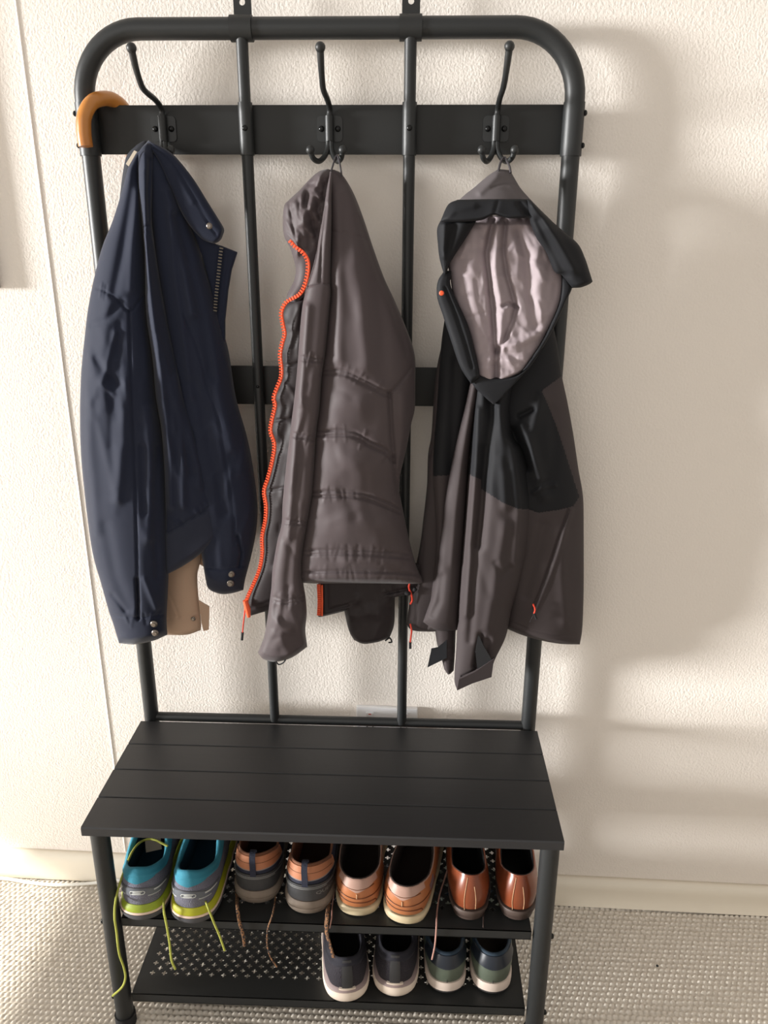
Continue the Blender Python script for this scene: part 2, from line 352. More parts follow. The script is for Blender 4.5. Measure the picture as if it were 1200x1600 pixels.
# ------------------------------------------------------------------ hall tree
W2 = .35; HT = 1.559
def hall_tree():
    t = empty('hall_tree', (0, -.13, 0), 'black metal hall tree with coat hooks, bench seat and two perforated shoe shelves', 'coat rack')
    o = np.array(t.location)
    def bd(b, name, m, parent=t, **k):
        b.v = [tuple(np.array(p)-o) for p in b.v]; return b.build(name, m, parent, **k)
    r, rc = .0142, .088
    # upper hoop
    P = [(-W2,0,1.40)]+[(-W2,0,1.40+i*.01) for i in range(1, int((HT-rc-1.40)/.01))]
    P += [(-W2+rc-rc*math.cos(a),0,HT-rc+rc*math.sin(a)) for a in np.linspace(0, PI/2, 14)]
    P += [(x,0,HT) for x in np.linspace(-W2+rc+.02, W2-rc-.02, 20)]
    P += [(W2-rc+rc*math.sin(a),0,HT-rc+rc*math.cos(a)) for a in np.linspace(0, PI/2, 14)]+[(W2,0,1.44),(W2,0,1.40)]
    b = MB(); b.tube(P, r, 20); bd(b, 'top_hoop', M['metal'])
    for s in (-1, 1):
        b = MB(); b.tube([(s*W2,0,.004),(s*W2,0,.5),(s*W2,0,1.0),(s*W2,0,1.4)], .0132, 20)
        b.tube([(s*W2,0,1.396),(s*W2,0,1.466)], .0152, 20); up = bd(b, 'upright_tube', M['metal'])
        b = MB(); b.tube([(s*W2,0,.0),(s*W2,0,.028)], .0162, 16); bd(b, 'foot_cap', M['black'], up)
        for z, e in ((1.452,.0155), (1.410,.0155), (1.06,.0135)):
            b = MB(); b.ball((s*(W2+e),-.003,z), .0042, 10, (.8,1,1)); bd(b, 'screw', M['screw'], up)
        # front leg
        b = MB(); b.tube([(s*W2,-.268,.004),(s*W2,-.268,.2),(s*W2,-.268,.424)], .0148, 20); lg = bd(b, 'front_leg', M['metal'])
        b = MB(); b.tube([(s*W2,-.268,.0),(s*W2,-.268,.022)], .0175, 16); bd(b, 'foot_cap', M['black'], lg)
        for z in (.237, .071):
            b = MB(); b.ball((s*(W2+.0155),-.268,z-.012), .0045, 10, (.9,1,1)); bd(b, 'screw', M['screw'], lg)
        b = MB(); b.tube([(s*W2,-.262,.412),(s*W2,-.005,.412)], .0085, 12)
        bd(b, 'side_rail', M['metal'])
    for x in (-.118, .1176):
        b = MB(); b.tube([(x,-.002,.437),(x,-.002,1.0),(x,-.002,HT)], .0086, 16); b.tube([(x,-.002,1.397),(x,-.002,1.466)], .0104, 16)
        pl = bd(b, 'inner_pole', M['metal'])
        for e, z, q in ((-.0118,1.432,.0042), (-.0102,1.06,.0026)):
            b = MB(); b.ball((x,e,z), q, 12, (1,.75,1)); bd(b, 'screw', M['screw'], pl)
        # clamp over the hoop and its wall tab with a hole
        V = []; n = 22
        for xx in (x-.0155, x+.0155):
            for rr in (.0146, .0166):
                for i in range(n):
                    a = PI/2+2*PI*.93*i/(n-1)*1.0; V.append((xx, math.cos(a+PI/2)*rr*1.0, HT+math.sin(a+PI/2-PI/2)*rr))
        V = []
        for xx in (x-.0155, x+.0155):
            for rr in (.0145, .0168):
                for i in range(n):
                    a = 2*PI*i/n; V.append((xx, math.cos(a)*rr, HT+math.sin(a)*rr))
        F = []
        for i in range(n):
            j = (i+1) % n; a0, a1, b0, b1 = 0, n, 2*n, 3*n
            F += [(a1+i,b1+i,b1+j,a1+j), (a0+i,a0+j,b0+j,b0+i), (a0+i,a1+i,a1+j,a0+j), (b0+i,b0+j,b1+j,b1+i)]
        b = MB(); b.add(V, F); cl = bd(b, 'clamp', M['metal2'])
        # tab
        bm = bmesh.new(); out = [(x-.0125,1.568),(x+.0125,1.568)]+[(x+.0125*math.cos(a),1.598+.012*math.sin(a)) for a in np.linspace(0,PI,9)]
        hole = [(x+.0042*math.cos(a),1.594+.0042*math.sin(a)) for a in np.linspace(0,2*PI,15)[:-1]]
        es = []
        for loop in (out, hole):
            vs = [bm.verts.new(np.array([p[0], .0125, p[1]])-o) for p in loop]
            es += [bm.edges.new((vs[i], vs[(i+1) % len(vs)])) for i in range(len(vs))]
        fs = bmesh.ops.triangle_fill(bm, edges=es, use_beauty=True)['geom']; fs = [g for g in fs if isinstance(g, bmesh.types.BMFace)]
        ex = bmesh.ops.extrude_face_region(bm, geom=fs)['geom']
        for g in ex:
            if isinstance(g, bmesh.types.BMVert): g.co.y += .0022
        from_bm('wall_tab', bm, M['metal2'], cl)
    # flat cross bands (pieces pass behind the inner poles)
    for z0, z1, nm in ((1.3990,1.4644,'hook_band'),(1.0281,1.0901,'lower_band')):
        b = MB(); b.box((0,.0085,(z0+z1)/2), (2*W2-.012,.0030,z1-z0)); bd(b, nm, M['metal2'], bevel=.0006)
    b = MB(); b.tube([(-W2,0,.4375),(W2,0,.4375)], .0085, 14); bd(b, 'rear_rail', M['metal'])
    # bench seat: four planks with grooves
    y0, y1 = -.2979, -.0169; w = (y1-y0)/4; prof = []
    yy = [y0]
    V = []; b = MB()
    pr = [(y0,.4235),(y0,.4365),(y0+.0015,.4389)]
    for i in range(1, 4): g = y0+w*i; pr += [(g-.0022,.4389),(g-.0012,.4372),(g+.0006,.4372),(g+.0014,.4389)]
    pr += [(y1-.0015,.4389),(y1,.4375),(y1,.4235)]
    k = len(pr); xs = [-.364,.364]
    for x in xs: V += [(x, p[0], p[1]) for p in pr]
    F = [(j, k+j, k+j+1, j+1) for j in range(k-1)]+[(k-1, 2*k-1, k, 0), tuple(range(k)), tuple(range(2*k-1, k-1, -1))]
    b.add(V, F); bd(b, 'seat', M['wood'], smooth=False)
    b = MB(); b.box((0,-.262,.417), (2*W2-.03,.010,.014)); bd(b, 'seat_rail', M['metal'])
    # perforated shelves
    for z in (.239, .073):
        x0, x1, ya, yb = -.331, .331, -.2735, -.012
        cu = bpy.data.curves.new('c', 'CURVE'); cu.dimensions = '2D'; cu.fill_mode = 'BOTH'; cu.extrude = .0006
        def poly(pts):
            s = cu.splines.new('POLY'); s.points.add(len(pts)-1)
            for q, p in zip(s.points, pts): q.co = (p[0], p[1], 0, 1)
            s.use_cyclic_u = True
        poly([(x0,ya),(x1,ya),(x1,yb),(x0,yb)])
        pitch = .0208; rowp = .0098; nrow = 0; y = ya+.042
        while y < yb-.028:
            x = x0+.022+(pitch/2 if nrow % 2 else 0)
            while x < x1-.020:
                sgn = 1; pts = []
                R1, wd = .0047, .0013
                for q in range(4):
                    c, s = math.cos(q*PI/2), math.sin(q*PI/2)
                    for (a, bb) in ((wd,-wd*1.0),(R1*.62,-.0018),(R1*.92,-.0013),(R1,0),(R1*.92,.0013),(R1*.62,.0018)):
                        pts.append((x+a*c-bb*s, y+a*s+bb*c))
                poly(pts); x += pitch
            y += rowp; nrow += 1
        co = bpy.data.objects.new('tmp', cu); COL.objects.link(co)
        dg = bpy.context.evaluated_depsgraph_get(); me = bpy.data.meshes.new_from_object(co.evaluated_get(dg)); COL.objects.unlink(co); bpy.data.objects.remove(co)
        bm = bmesh.new(); bm.from_mesh(me)
        for v in bm.verts: v.co += Vector((0, 0, z-.0006))-Vector(o)
        sh = from_bm('shelf', bm, M['metal2'], t, smooth=False)
        b = MB(); b.box((0,ya+.0006,z-.0085), (x1-x0,.0012,.017)); b.box((0,ya+.006,z-.0165), (x1-x0,.012,.0012)); b.box((0,yb,z-.0085), (x1-x0,.0012,.017))
        for xx in (x0, x1): b.box((xx,(ya+yb)/2,z-.0085), (.0012,yb-ya,.017))
        bd(b, 'shelf_lip', M['metal2'], sh, smooth=False)
    # hooks
    hx = [-.2409, .0022, .2418]; first = None
    for i, x in enumerate(hx):
        root = bpy.data.objects.new('coat_hook', None); COL.objects.link(root); root.parent = t; root.location = np.array([x, .0070, 1.4328])-o; root.empty_display_size = .02
        if i == 0:
            b = MB(); bm = bmesh.new()
            pts = []
            for (cx, cz, a0) in ((.013,.0115,0),(-.013,.0115,PI/2),(-.013,-.0115,PI),(.013,-.0115,1.5*PI)):
                for a in np.linspace(a0, a0+PI/2, 5): pts.append((cx+.0055*math.cos(a), cz+.0055*math.sin(a)))
            vs = [bm.verts.new((p[0], 0, p[1])) for p in pts]; f = bm.faces.new(vs)
            ex = bmesh.ops.extrude_face_region(bm, geom=[f])['geom']
            for g in ex:
                if isinstance(g, bmesh.types.BMVert): g.co.y -= .0020
            pl = from_bm('mount_plate', bm, M['metal'], root); ch = [pl]
            b = MB(); Pt = [(0,-.005,-.016),(0,-.005,.012),(.001,-.008,.026),(.0005,-.030,.0335),(0,-.060,.037),(0,-.082,.0405),(.0005,-.097,.050),(.001,-.110,.064),(.0015,-.119,.078)]
            b.tube(spl(Pt, 50), np.r_[np.full(10,.0052), np.full(30,.0040), np.linspace(.0040,.0047,10)], 12); b.ball((.0016,-.120,.0805), .0067, 14)
            b.tube([(0,-.0062,-.0165),(0,-.0062,.0165)], .0062, 12); ch.append(b.build('top_prong', M['metal'], root))
            for s in (-1, 1):
                b = MB(); Pt = [(s*.002,-.005,-.012),(s*.0025,-.008,-.026),(s*.007,-.018,-.0385),(s*.0135,-.032,-.0455),(s*.0195,-.045,-.043),(s*.0225,-.051,-.035)]
                b.tube(spl(Pt, 30), .0038, 12); b.ball((s*.0228,-.0515,-.0325), .0062, 14); ch.append(b.build('lower_prong', M['metal'], root))
                b = MB(); b.ball((s*.0118,-.0028,.000), .0042, 12, (1,.8,1)); ch.append(b.build('screw', M['screw'], root))
            first = ch
        else:
            for c in first:
                k = c.copy(); COL.objects.link(k); k.parent = root
    return t
hall_tree()

# ------------------------------------------------------------------ umbrella with crook handle
def umbrella():
    t = empty('umbrella', (-.29,.03,.75), 'furled umbrella with curved wooden crook handle hooked over the left end of the rack', 'umbrella'); o = np.array(t.location)
    P = [atY(134,229,-.037), atY(131,206,-.036), atY(132,181,-.034), atY(143,161,-.026), atY(160,154,-.008), atY(178,157,.010), atY(194,172,.024), atY(202,200,.029), atY(206,250,.030)]
    b = MB(); C = spl(np.array(P)-o, 60); b.tube(C, np.r_[np.full(52,.0102), np.linspace(.0102,.0075,8)], 16); b.build('crook_handle', M['cane'], t, sharp=60)
    e = C[-1]; b = MB(); b.tube([e, e+(0.005,0,-.30)], .004, 10); b.build('shaft', M['metal'], t)
    b = MB(); P = [e+(0.001,0,-.06), e+(.003,0,-.12), e+(.008,0,-.35), e+(.012,0,-.62)]; b.tube(spl(P, 12), np.linspace(.0085,.006,12), 12); b.build('furled_canopy', M['black'], t)
umbrella()

# ------------------------------------------------------------------ beige coat behind the navy jacket
def beige_coat():
    t = empty('coat', atY(290,300,-.02), 'beige coat whose cuff shows below the hem of the navy jacket', 'coat'); o = np.array(t.location)
    piece('coat_body', M['beige'], t, [(222,262),(205,420),(195,600),(200,760),(225,850)], [(240,262),(275,420),(300,600),(318,760),(318,840)], y=-.006, bulge=.012, back=.004, off=o, res=5)
    piece('sleeve', M['beige'], t, [(232,560),(238,700),(245,850),(252,992)], [(300,560),(308,700),(313,860),(308,900),(311,945),(314,975),(313,985)], B=[(252,992),(290,992),(313,985)], y=-.022, bulge=.014, back=.006, off=o, pbot=.01,
          folds=seam([(258,966),(285,963),(312,954)], -.002, 1.4)+[([(262,920),(280,965)], -.0015, 1.5)])
    piece('lining_edge', M['beige'], t, [(306,850),(309,880)], [(318,850),(322,888)], y=-.012, bulge=.003, back=.001, off=o)
    flap('cuff_strap', M['beige'], t, [(310,938),(327,948),(326,984),(318,986),(315,975)], -.028, .002, off=o)
    stud('button', M['stud'], t, 302, 967, -.0385, .0042, off=o)
beige_coat()

# ------------------------------------------------------------------ navy jacket
def navy_jacket():
    t = empty('jacket', atY(235,225,-.05), 'dark navy cotton jacket with snap cuffs draped on the left hook', 'jacket'); o = np.array(t.location)
    kw = dict(off=o)
    # far (dark) sleeve and front
    fr = piece('right_sleeve', M['navy'], t,
        [(234,232),(232,320),(240,400),(255,500),(270,600),(285,700),(300,790),(312,850),(321,905)],
        [(250,232),(272,285),(290,330),(310,387),(330,448),(345,506),(357,550),(368,620),(385,680),(395,730),(402,790),(400,830),(392,870),(383,905),(380,922)],
        B=[(321,905),(326,920),(344,928),(362,927),(380,922)], y=[-.048,-.045,-.040,-.040,-.040], bulge=[.02,.03,.036,.036,.024], du=.012, **kw,
        folds=seam([(287,492),(310,550),(325,608),(342,658),(351,711),(362,780),(368,850)], -.002, 1.6)+seam([(320,888),(350,890),(384,884)], -.002, 1.6)
        +[([(262,300),(285,400),(300,490)], .006, 9), ([(275,340),(300,430),(318,500),(332,590)], -.006, 8), ([(300,420),(325,520),(345,620),(365,700)], .005, 10), ([(300,600),(330,700),(352,800)], -.004, 9), ([(371,838),(377,862),(374,884)], -.007, 2.2), ([(385,690),(375,740)], .003, 6)]
        +[([(265,330),(272,420),(286,520),(300,620)],.004,6)]+ridges(26, (290,560,395,880), 95, 22, (30,90), (4,8), .0013))
    # collar strip from hook to collar tip
    piece('collar', M['navy'], t, [(226,226),(243,244),(262,285),(288,340),(314,372),(334,381)], [(232,219),(262,235),(280,252),(302,280),(322,312),(345,350),(348,362)],
        B=[(334,381),(343,376),(348,362)], y=[-.052,-.060,-.062,-.060], bulge=.010, back=.02, sharp=4, folds=seam([(240,232),(266,252),(288,285),(316,332),(338,368)], -.0016, 1.3)+[([(268,262),(300,315)],.002,5)], **kw)
    piece('collar_stand', M['navy_dk'], t, [(214,226),(198,243),(192,270),(188,300),(185,322)], [(236,226),(228,260),(224,290),(220,330)], T=[(214,226),(226,220),(236,226)], y=-.045, bulge=.008, back=.03, sharp=3, **kw)
    # front edge with placket and zip seen from inside
    pk = piece('front_placket', M['navy'], t, [(296,350),(315,400),(328,450),(335,500),(340,552)], [(346,384),(371,394),(362,422),(357,452),(352,500),(352,552)],
        T=[(296,350),(322,372),(336,381),(346,384)], y=-.043, bulge=.006, back=.004, sharp=4, straight=True, folds=[([(345,392),(339,455),(334,500)], -.003, 4), ([(358,400),(350,450),(345,520)], -.0015, 1.5)], **kw)
    b = MB(); teeth(b, spl([(346,388),(344,405),(341,435),(338,462),(336,490)], 40), -.054, o, .0042, (.0052,.0024,.0018)); b.build('zipper', M['brass'], pk)
    stud('snap', M['stud'], t, 327, 353, -.0745, .0046, **kw)
    # centre strip of the back, ending in the ribbed hem
    L = [(216,238),(217,300),(222,350),(226,400),(228,490),(238,560),(243,620),(252,673),(256,731),(258,790),(258,830),(258,868),(260,898)]
    R = [(240,226),(240,290),(238,346),(246,404),(261,492),(277,565),(289,620),(306,673),(327,746),(343,800),(346,826)]
    piece('back_panel', M['navy'], t, L, R, T=[(216,238),(228,224),(240,226)], B=[(260,898),(285,885),(310,868),(333,848),(346,826)], y=[-.062,-.060,-.060,-.062,-.062], bulge=[.018,.026,.030,.026,.014], du=.012, mats=[M['navy'],M['navy_rib']],
        zones=[([(240,842),(268,829),(304,808),(336,789),(360,780),(370,860),(250,930)],1)], pbot=.015, **kw,
        folds=[([(226,240),(228,300),(228,356)], .004, 5), ([(234,250),(231,300),(233,345)], -.004, 3), ([(224,370),(234,450),(242,520),(252,600),(262,690),(266,790)], .007, 7), ([(240,390),(252,470),(268,560),(284,660),(300,740)], -.004, 8), ([(275,590),(283,670),(287,740),(286,790)], .0045, 6), ([(297,640),(306,700),(312,760)], .003, 6),([(296,640),(310,720)], -.002, 5)]
        +seam([(245,392),(262,402),(274,421)], -.0022, 1.8)+seam([(216,362),(224,354),(240,351)], -.003, 2)+seam([(262,832),(283,820),(304,808),(338,788)], -.0035, 2)+shirr([(266,824),(304,802),(336,784)], 6, 7, .0016, 2.2)+ridges(14, (240,400,320,780), 80, 8, (60,160), (4,8), .0016))
    # near sleeve, facing the light
    L = [(222,236),(212,240),(200,262),(190,300),(176,345),(160,385),(148,430),(138,480),(133,520),(127,580),(125,640),(126,700),(130,750),(138,820),(146,870),(158,912),(170,955),(176,972),(186,1005)]
    R = [(222,236),(216,260),(218,300),(222,350),(226,400),(229,490),(238,560),(244,620),(253,673),(259,731),(261,804),(263,892),(260,962),(261,992)]
    sl = piece('left_sleeve', M['navy'], t, L, R, B=[(186,1005),(210,1007),(240,1001),(261,992)], y=[-.062,-.064,-.062,-.058,-.055], bulge=[.012,.03,.044,.046,.034], sharp=2.2, pbot=.012, res=2.2, **kw,
        folds=seam([(202,487),(205,600),(209,687),(212,775),(215,892),(215,958)], -.003, 1.8)+seam([(173,961),(215,965),(262,960)], -.0035, 1.8)
        +seam([(147,449),(162,454),(185,471),(202,487),(214,475),(228,455)], -.0025, 1.8)+[([(214,905),(216,940),(216,966)], -.009, 2.6)]
        +[([(212,265),(202,330),(190,400),(178,460)], -.004, 8), ([(216,300),(208,380),(205,450)], .004, 8), ([(170,470),(160,560),(158,640)], .0035, 11), ([(182,540),(176,620),(186,690)], -.0025, 10), ([(195,600),(190,690),(184,780)], .005, 9), ([(140,560),(138,700),(150,830)], .004, 9), ([(232,640),(238,740),(235,840)], .006, 9), ([(222,700),(226,800)], -.004, 7), ([(165,820),(180,900),(200,950)], -.003, 9), ([(245,700),(240,800),(246,900)], -.004, 6),([(190,470),(166,500),(142,508)], -.003, 6),([(180,520),(160,600),(176,615)], .003, 5)]
        +[([(150,560),(168,586),(186,600)], -.003, 6),([(176,930),(196,955)], -.003, 4),([(226,905),(245,950)], .004, 5)]
        +ridges(22, (135,520,255,940), 87, 14, (50,140), (5,9), .0014)+shirr([(150,450),(162,455),(172,460)], 5, 8, .0012, 2)+shirr([(178,968),(255,966)], 8, 10, .0012, 2.4))
    for (u, v) in ((240.5,975),(242.5,989)): stud('cuff_snap', M['stud'], sl, u, v, -.0915, .0062, **kw)
    for (u, v) in ((361,897),(360,911.5)): stud('cuff_snap', M['stud'], fr, u, v, -.062, .0062, **kw)
    flap('brand_label', M['label'], t, [(196.5,256),(209.5,235),(214,237),(201,260)], -.077, .0012, **kw)
navy_jacket()

# ------------------------------------------------------------------ grey puffer jacket
def puffer():
    t = empty('jacket', atY(520,262,-.05), 'warm grey quilted puffer jacket with orange zip hanging from the middle hook', 'jacket'); o = np.array(t.location); kw = dict(off=o)
    # far sleeve end and inner front below the hem
    piece('right_sleeve', M['puff_in'], t, [(530,900),(538,954),(545,985),(553,1000)], [(620,900),(617,935),(616,974),(609,996)], B=[(553,1000),(568,1006),(591,1003),(609,996)], y=-.026, bulge=.026, back=.006, folds=ridges(16,(540,940,612,1000),95,35,(20,50),(4,7),.0022), **kw)
    cord('cuff_loop', M['black'], t, [(602,1001,-.03),(609,997,-.031),(612,1003,-.031),(607,1004,-.031)], .0014, **kw)
    fp = piece('right_front', M['puff_in'], t, [(498,880),(497,913),(497,963)], [(662,880),(660,915),(650,927)], B=[(497,963),(506,963),(560,949),(605,936),(650,927)], y=-.034, bulge=.016, back=.004, sharp=5, pbot=.05,
        folds=seam([(511,912),(512,955)], -.002, 1.5)+seam([(515,953),(560,941),(605,927),(648,918)], -.004, 2)+shirr([(545,945),(600,927),(648,917)], 6, 6, .002, 2.2), **kw)
    b = MB(); teeth(b, spl([(498,914),(499,940),(498,963)], 20), -.047, o, .0032, (.0060,.003,.0024)); b.tube(atY(np.array([503,503.5,503]), np.array([914,940,962]), -.0485)-o, .0018, 6); b.build('zipper', M['orange'], fp)
    # front edge hanging at the left, dark inside
    lf = piece('left_front', M['puff_in'], t, [(462,440),(466,462),(447,474),(440,490),(442,506),(444,522),(441,537),(438,555),(440,576),(439,591),(431,609),(427,622),(430,636),(425,657),(423,674),(428,694),(425,719),(419,747),(413,767),(415,790),(414,813),(409,838),(409,866),(404,892),(392,920),(386,937),(386,952),(392,962)],
        [(500,440),(495,480),(492,520),(488,600),(478,700),(465,800),(450,880),(440,950)], B=[(392,962),(420,954),(440,950)], y=[-.048,-.050,-.050,-.046], bulge=.022, back=.006, res=2.2,
        folds=seam([(436,570),(455,570),(480,562)],-.003,2)+seam([(429,657),(450,655),(462,652)],-.003,2)+seam([(417,768),(432,764),(450,762)],-.003,2)+seam([(392,950),(425,938)],-.003,2)+ridges(30,(432,480,470,900),96,12,(30,110),(3,7),.0026), **kw)
    zp = spl([(453,377),(460,385),(473,395),(480,408),(480,426),(475,447),(466,461),(447,472),(439,488),(441,506),(444,522),(440,537),(437,555),(439,576),(438,591),(431,609),(427,622),(429,634),(424,657),(422,674),(428,694),(425,719),(418,747),(412,767),(415,790),(414,813),(409,838),(409,866),(404,892),(392,920),(385,937),(384,950)], 240)
    yz = np.interp(np.linspace(0,1,240), [0,.05,.13,.19,.26,1], [-.096,-.100,-.096,-.086,-.074,-.066])
    b = MB(); teeth(b, zp, yz, o, .0044, (.0050,.0030,.0024)); C = zp.copy(); C[:, 0] += 2.2; b.tube(atY(C[:, 0], C[:, 1], yz+.001)-o, .0019, 6, flat=.6); z = b.build('zipper', M['orange'], lf)
    b = MB(); P = atY(np.array([383,387,389]), np.array([938,952,964]), -.069)-o; b.tube(P, [.0042,.0050,.0030], 8); b.build('zip_slider', M['orange'], lf)
    cord('zip_pull', M['red'], lf, [(383,944,-.066),(382,960,-.066),(380,978,-.064),(379,990,-.063)], .0012, **kw)
    cord('pull_tip', M['black'], lf, [(379,988,-.063),(378,1000,-.063)], .0022, **kw)
    # collar, seen from inside on the left
    piece('collar', M['puff'], t, [(512,264),(498,268),(484,280),(468,297),(452,312),(444,322),(442,346),(444,369),(452,385),(458,402),(462,421),(459,439),(450,457),(447,470)],
        [(520,266),(519,300),(516,340),(508,380),(500,410),(492,440),(478,462),(462,474)], y=[-.050,-.062,-.064,-.056], bulge=.022, back=.02, res=2,
        folds=seam([(452,318),(456,345),(463,375),(474,392)],-.003,2.2)+[([(500,275),(488,300),(480,345)],.006,6),([(484,290),(478,320),(490,360)],-.005,5),([(508,290),(498,330),(494,370)],-.005,5),([(470,305),(476,330),(470,352)],.005,5)]+ridges(34,(455,290,505,400),85,28,(14,44),(2.5,5),.0025), **kw)
    # body back: quilted panel
    L = [(514,266),(513,300),(512,350),(511,434),(513,460),(509,498),(504,550),(499,590),(496,638),(491,677),(486,762),(477,818),(472,873),(471,905)]
    R = [(522,265),(534,272),(551,299),(566,336),(584,390),(600,434),(618,473),(634,511),(645,542),(649,565),(649,600),(648,638),(643,660),(635,699),(625,739),(623,762),(628,790),(640,847),(651,886),(660,906)]
    q1 = [(500,580),(535,579),(566,593),(608,615)]; q2 = [(494,674),(548,674),(577,690),(603,702),(615,716)]; q3 = [(486,768),(548,769),(577,775),(611,788),(628,796)]; q4 = [(476,860),(560,860),(640,866)]; q5 = [(471,894),(560,893),(655,897)]
    F = seam(q1,-.004,2.2,6)+seam(q2,-.005,2.2,7)+seam(q3,-.005,2.2,7)+seam(q4,-.004,2,6)+seam(q5,-.005,2)
    for q in (q2, q3, q4, q5): F += shirr([(x,y+4) for x, y in q], 7, 11, .0010, 2)
    F += shirr(q1, 9, 8, .0008, 2)
    F += seam([(649,566),(630,592),(612,612)],-.004,2)+[([(609,614),(612,677),(617,733),(624,770)],-.006,3.5),([(630,620),(630,690),(626,730)],.006,9)]
    F += [([(560,340),(588,420),(618,490),(636,550)],-.003,5),([(515,360),(540,364),(570,372)],-.0012,1.6)]+[([(548,300),(556,400),(566,520),(572,570)],.005,14),([(530,300),(528,420),(528,560)],.004,10),([(590,440),(600,520),(600,590)],-.003,10)]
    F += ridges(8,(510,360,630,560),86,10,(80,180),(8,16),.0016)+ridges(24,(500,590,610,860),84,30,(20,60),(6,12),.0013)
    F += [([(540,630),(560,632)],.006,26),([(550,722),(570,726)],.008,28),([(545,820),(600,822)],.009,26),([(540,878),(620,880)],.004,9)]
    piece('back_panel', M['puff'], t, L, R, T=[(514,266),(522,265)], B=[(471,905),(476,911),(548,912),(600,912),(655,912),(660,906)], y=[-.052,-.056,-.058,-.058], bulge=[.016,.042,.05,.050,.046], du=.018, sharp=2.6, folds=F, res=2.2, pbot=.012, **kw)
    # shoulder strip and near sleeve
    piece('shoulder', M['puff'], t, [(515,268),(508,310),(502,350),(495,390),(488,420),(478,450)], [(519,268),(518,330),(517,380),(516,450)], y=[-.066,-.090,-.090], bulge=.014, back=.03, folds=[([(510,320),(503,380),(500,440)],-.003,2)], **kw)
    L = [(479,446),(476,460),(473,475),(470,500),(467,540),(464,580),(460,620),(455,662),(448,719),(442,779),(440,818),(433,847),(426,889),(423,926),(414,988),(403,1020)]
    R = [(517,446),(517,462),(514,498),(509,550),(503,590),(500,638),(495,677),(490,762),(481,818),(474,861),(473,903),(477,932),(479,960),(477,985),(480,1011)]
    F = []
    for s in ([(464,557),(485,559),(508,562)],[(453,676),(475,680),(495,684)],[(440,812),(460,814),(482,816)],[(421,932),(450,938),(479,930)]): F += seam(s,-.0035,1.8,5)+shirr([(x,y+3) for x, y in s],5,10,.0014,1.8)
    F += [([(480,480),(474,560),(468,640),(458,740),(452,840)],.005,7),([(470,640),(464,760),(455,850),(448,920)],-.003,7)]+ridges(22,(430,600,490,1010),92,22,(25,70),(4,9),.0018)+ridges(12,(420,940,475,1020),100,45,(20,50),(4,8),.0022)
    piece('left_sleeve', M['puff'], t, L, R, T=[(479,446),(486,438),(500,435),(513,436),(517,446)], B=[(403,1020),(412,1030),(430,1034),(455,1028),(480,1011)], y=[-.080,-.080,-.074,-.066], bulge=[.026,.032,.034,.03], folds=F, res=2.0, ptop=.02, pbot=.014, **kw)
    cord('cuff_loop', M['black'], t, [(430,1031,-.07),(435,1038,-.07),(442,1036,-.07),(446,1031,-.07)], .0012, **kw)
    cord('hanging_loop', M['loop'], t, [(516,272,-.060),(519,262,-.058),(523,249,-.050),(526,243,-.045),(529,248,-.050),(532,262,-.058),(534,276,-.060)], .0013, **kw)
    # drawcord at right hem
    b = cord('drawcord', M['red'], t, [(641,908,-.052),(639,918,-.054),(643,930,-.052),(644,938,-.05),(641,944,-.05)], .0017, **kw)
    b = MB(); b.ball(atY(637,927,-.055)-o, .0055, 10, (1,.8,.7)); b.ball(atY(648,921,-.053)-o, .004, 10); b.build('toggle', M['black'], t)
puffer()

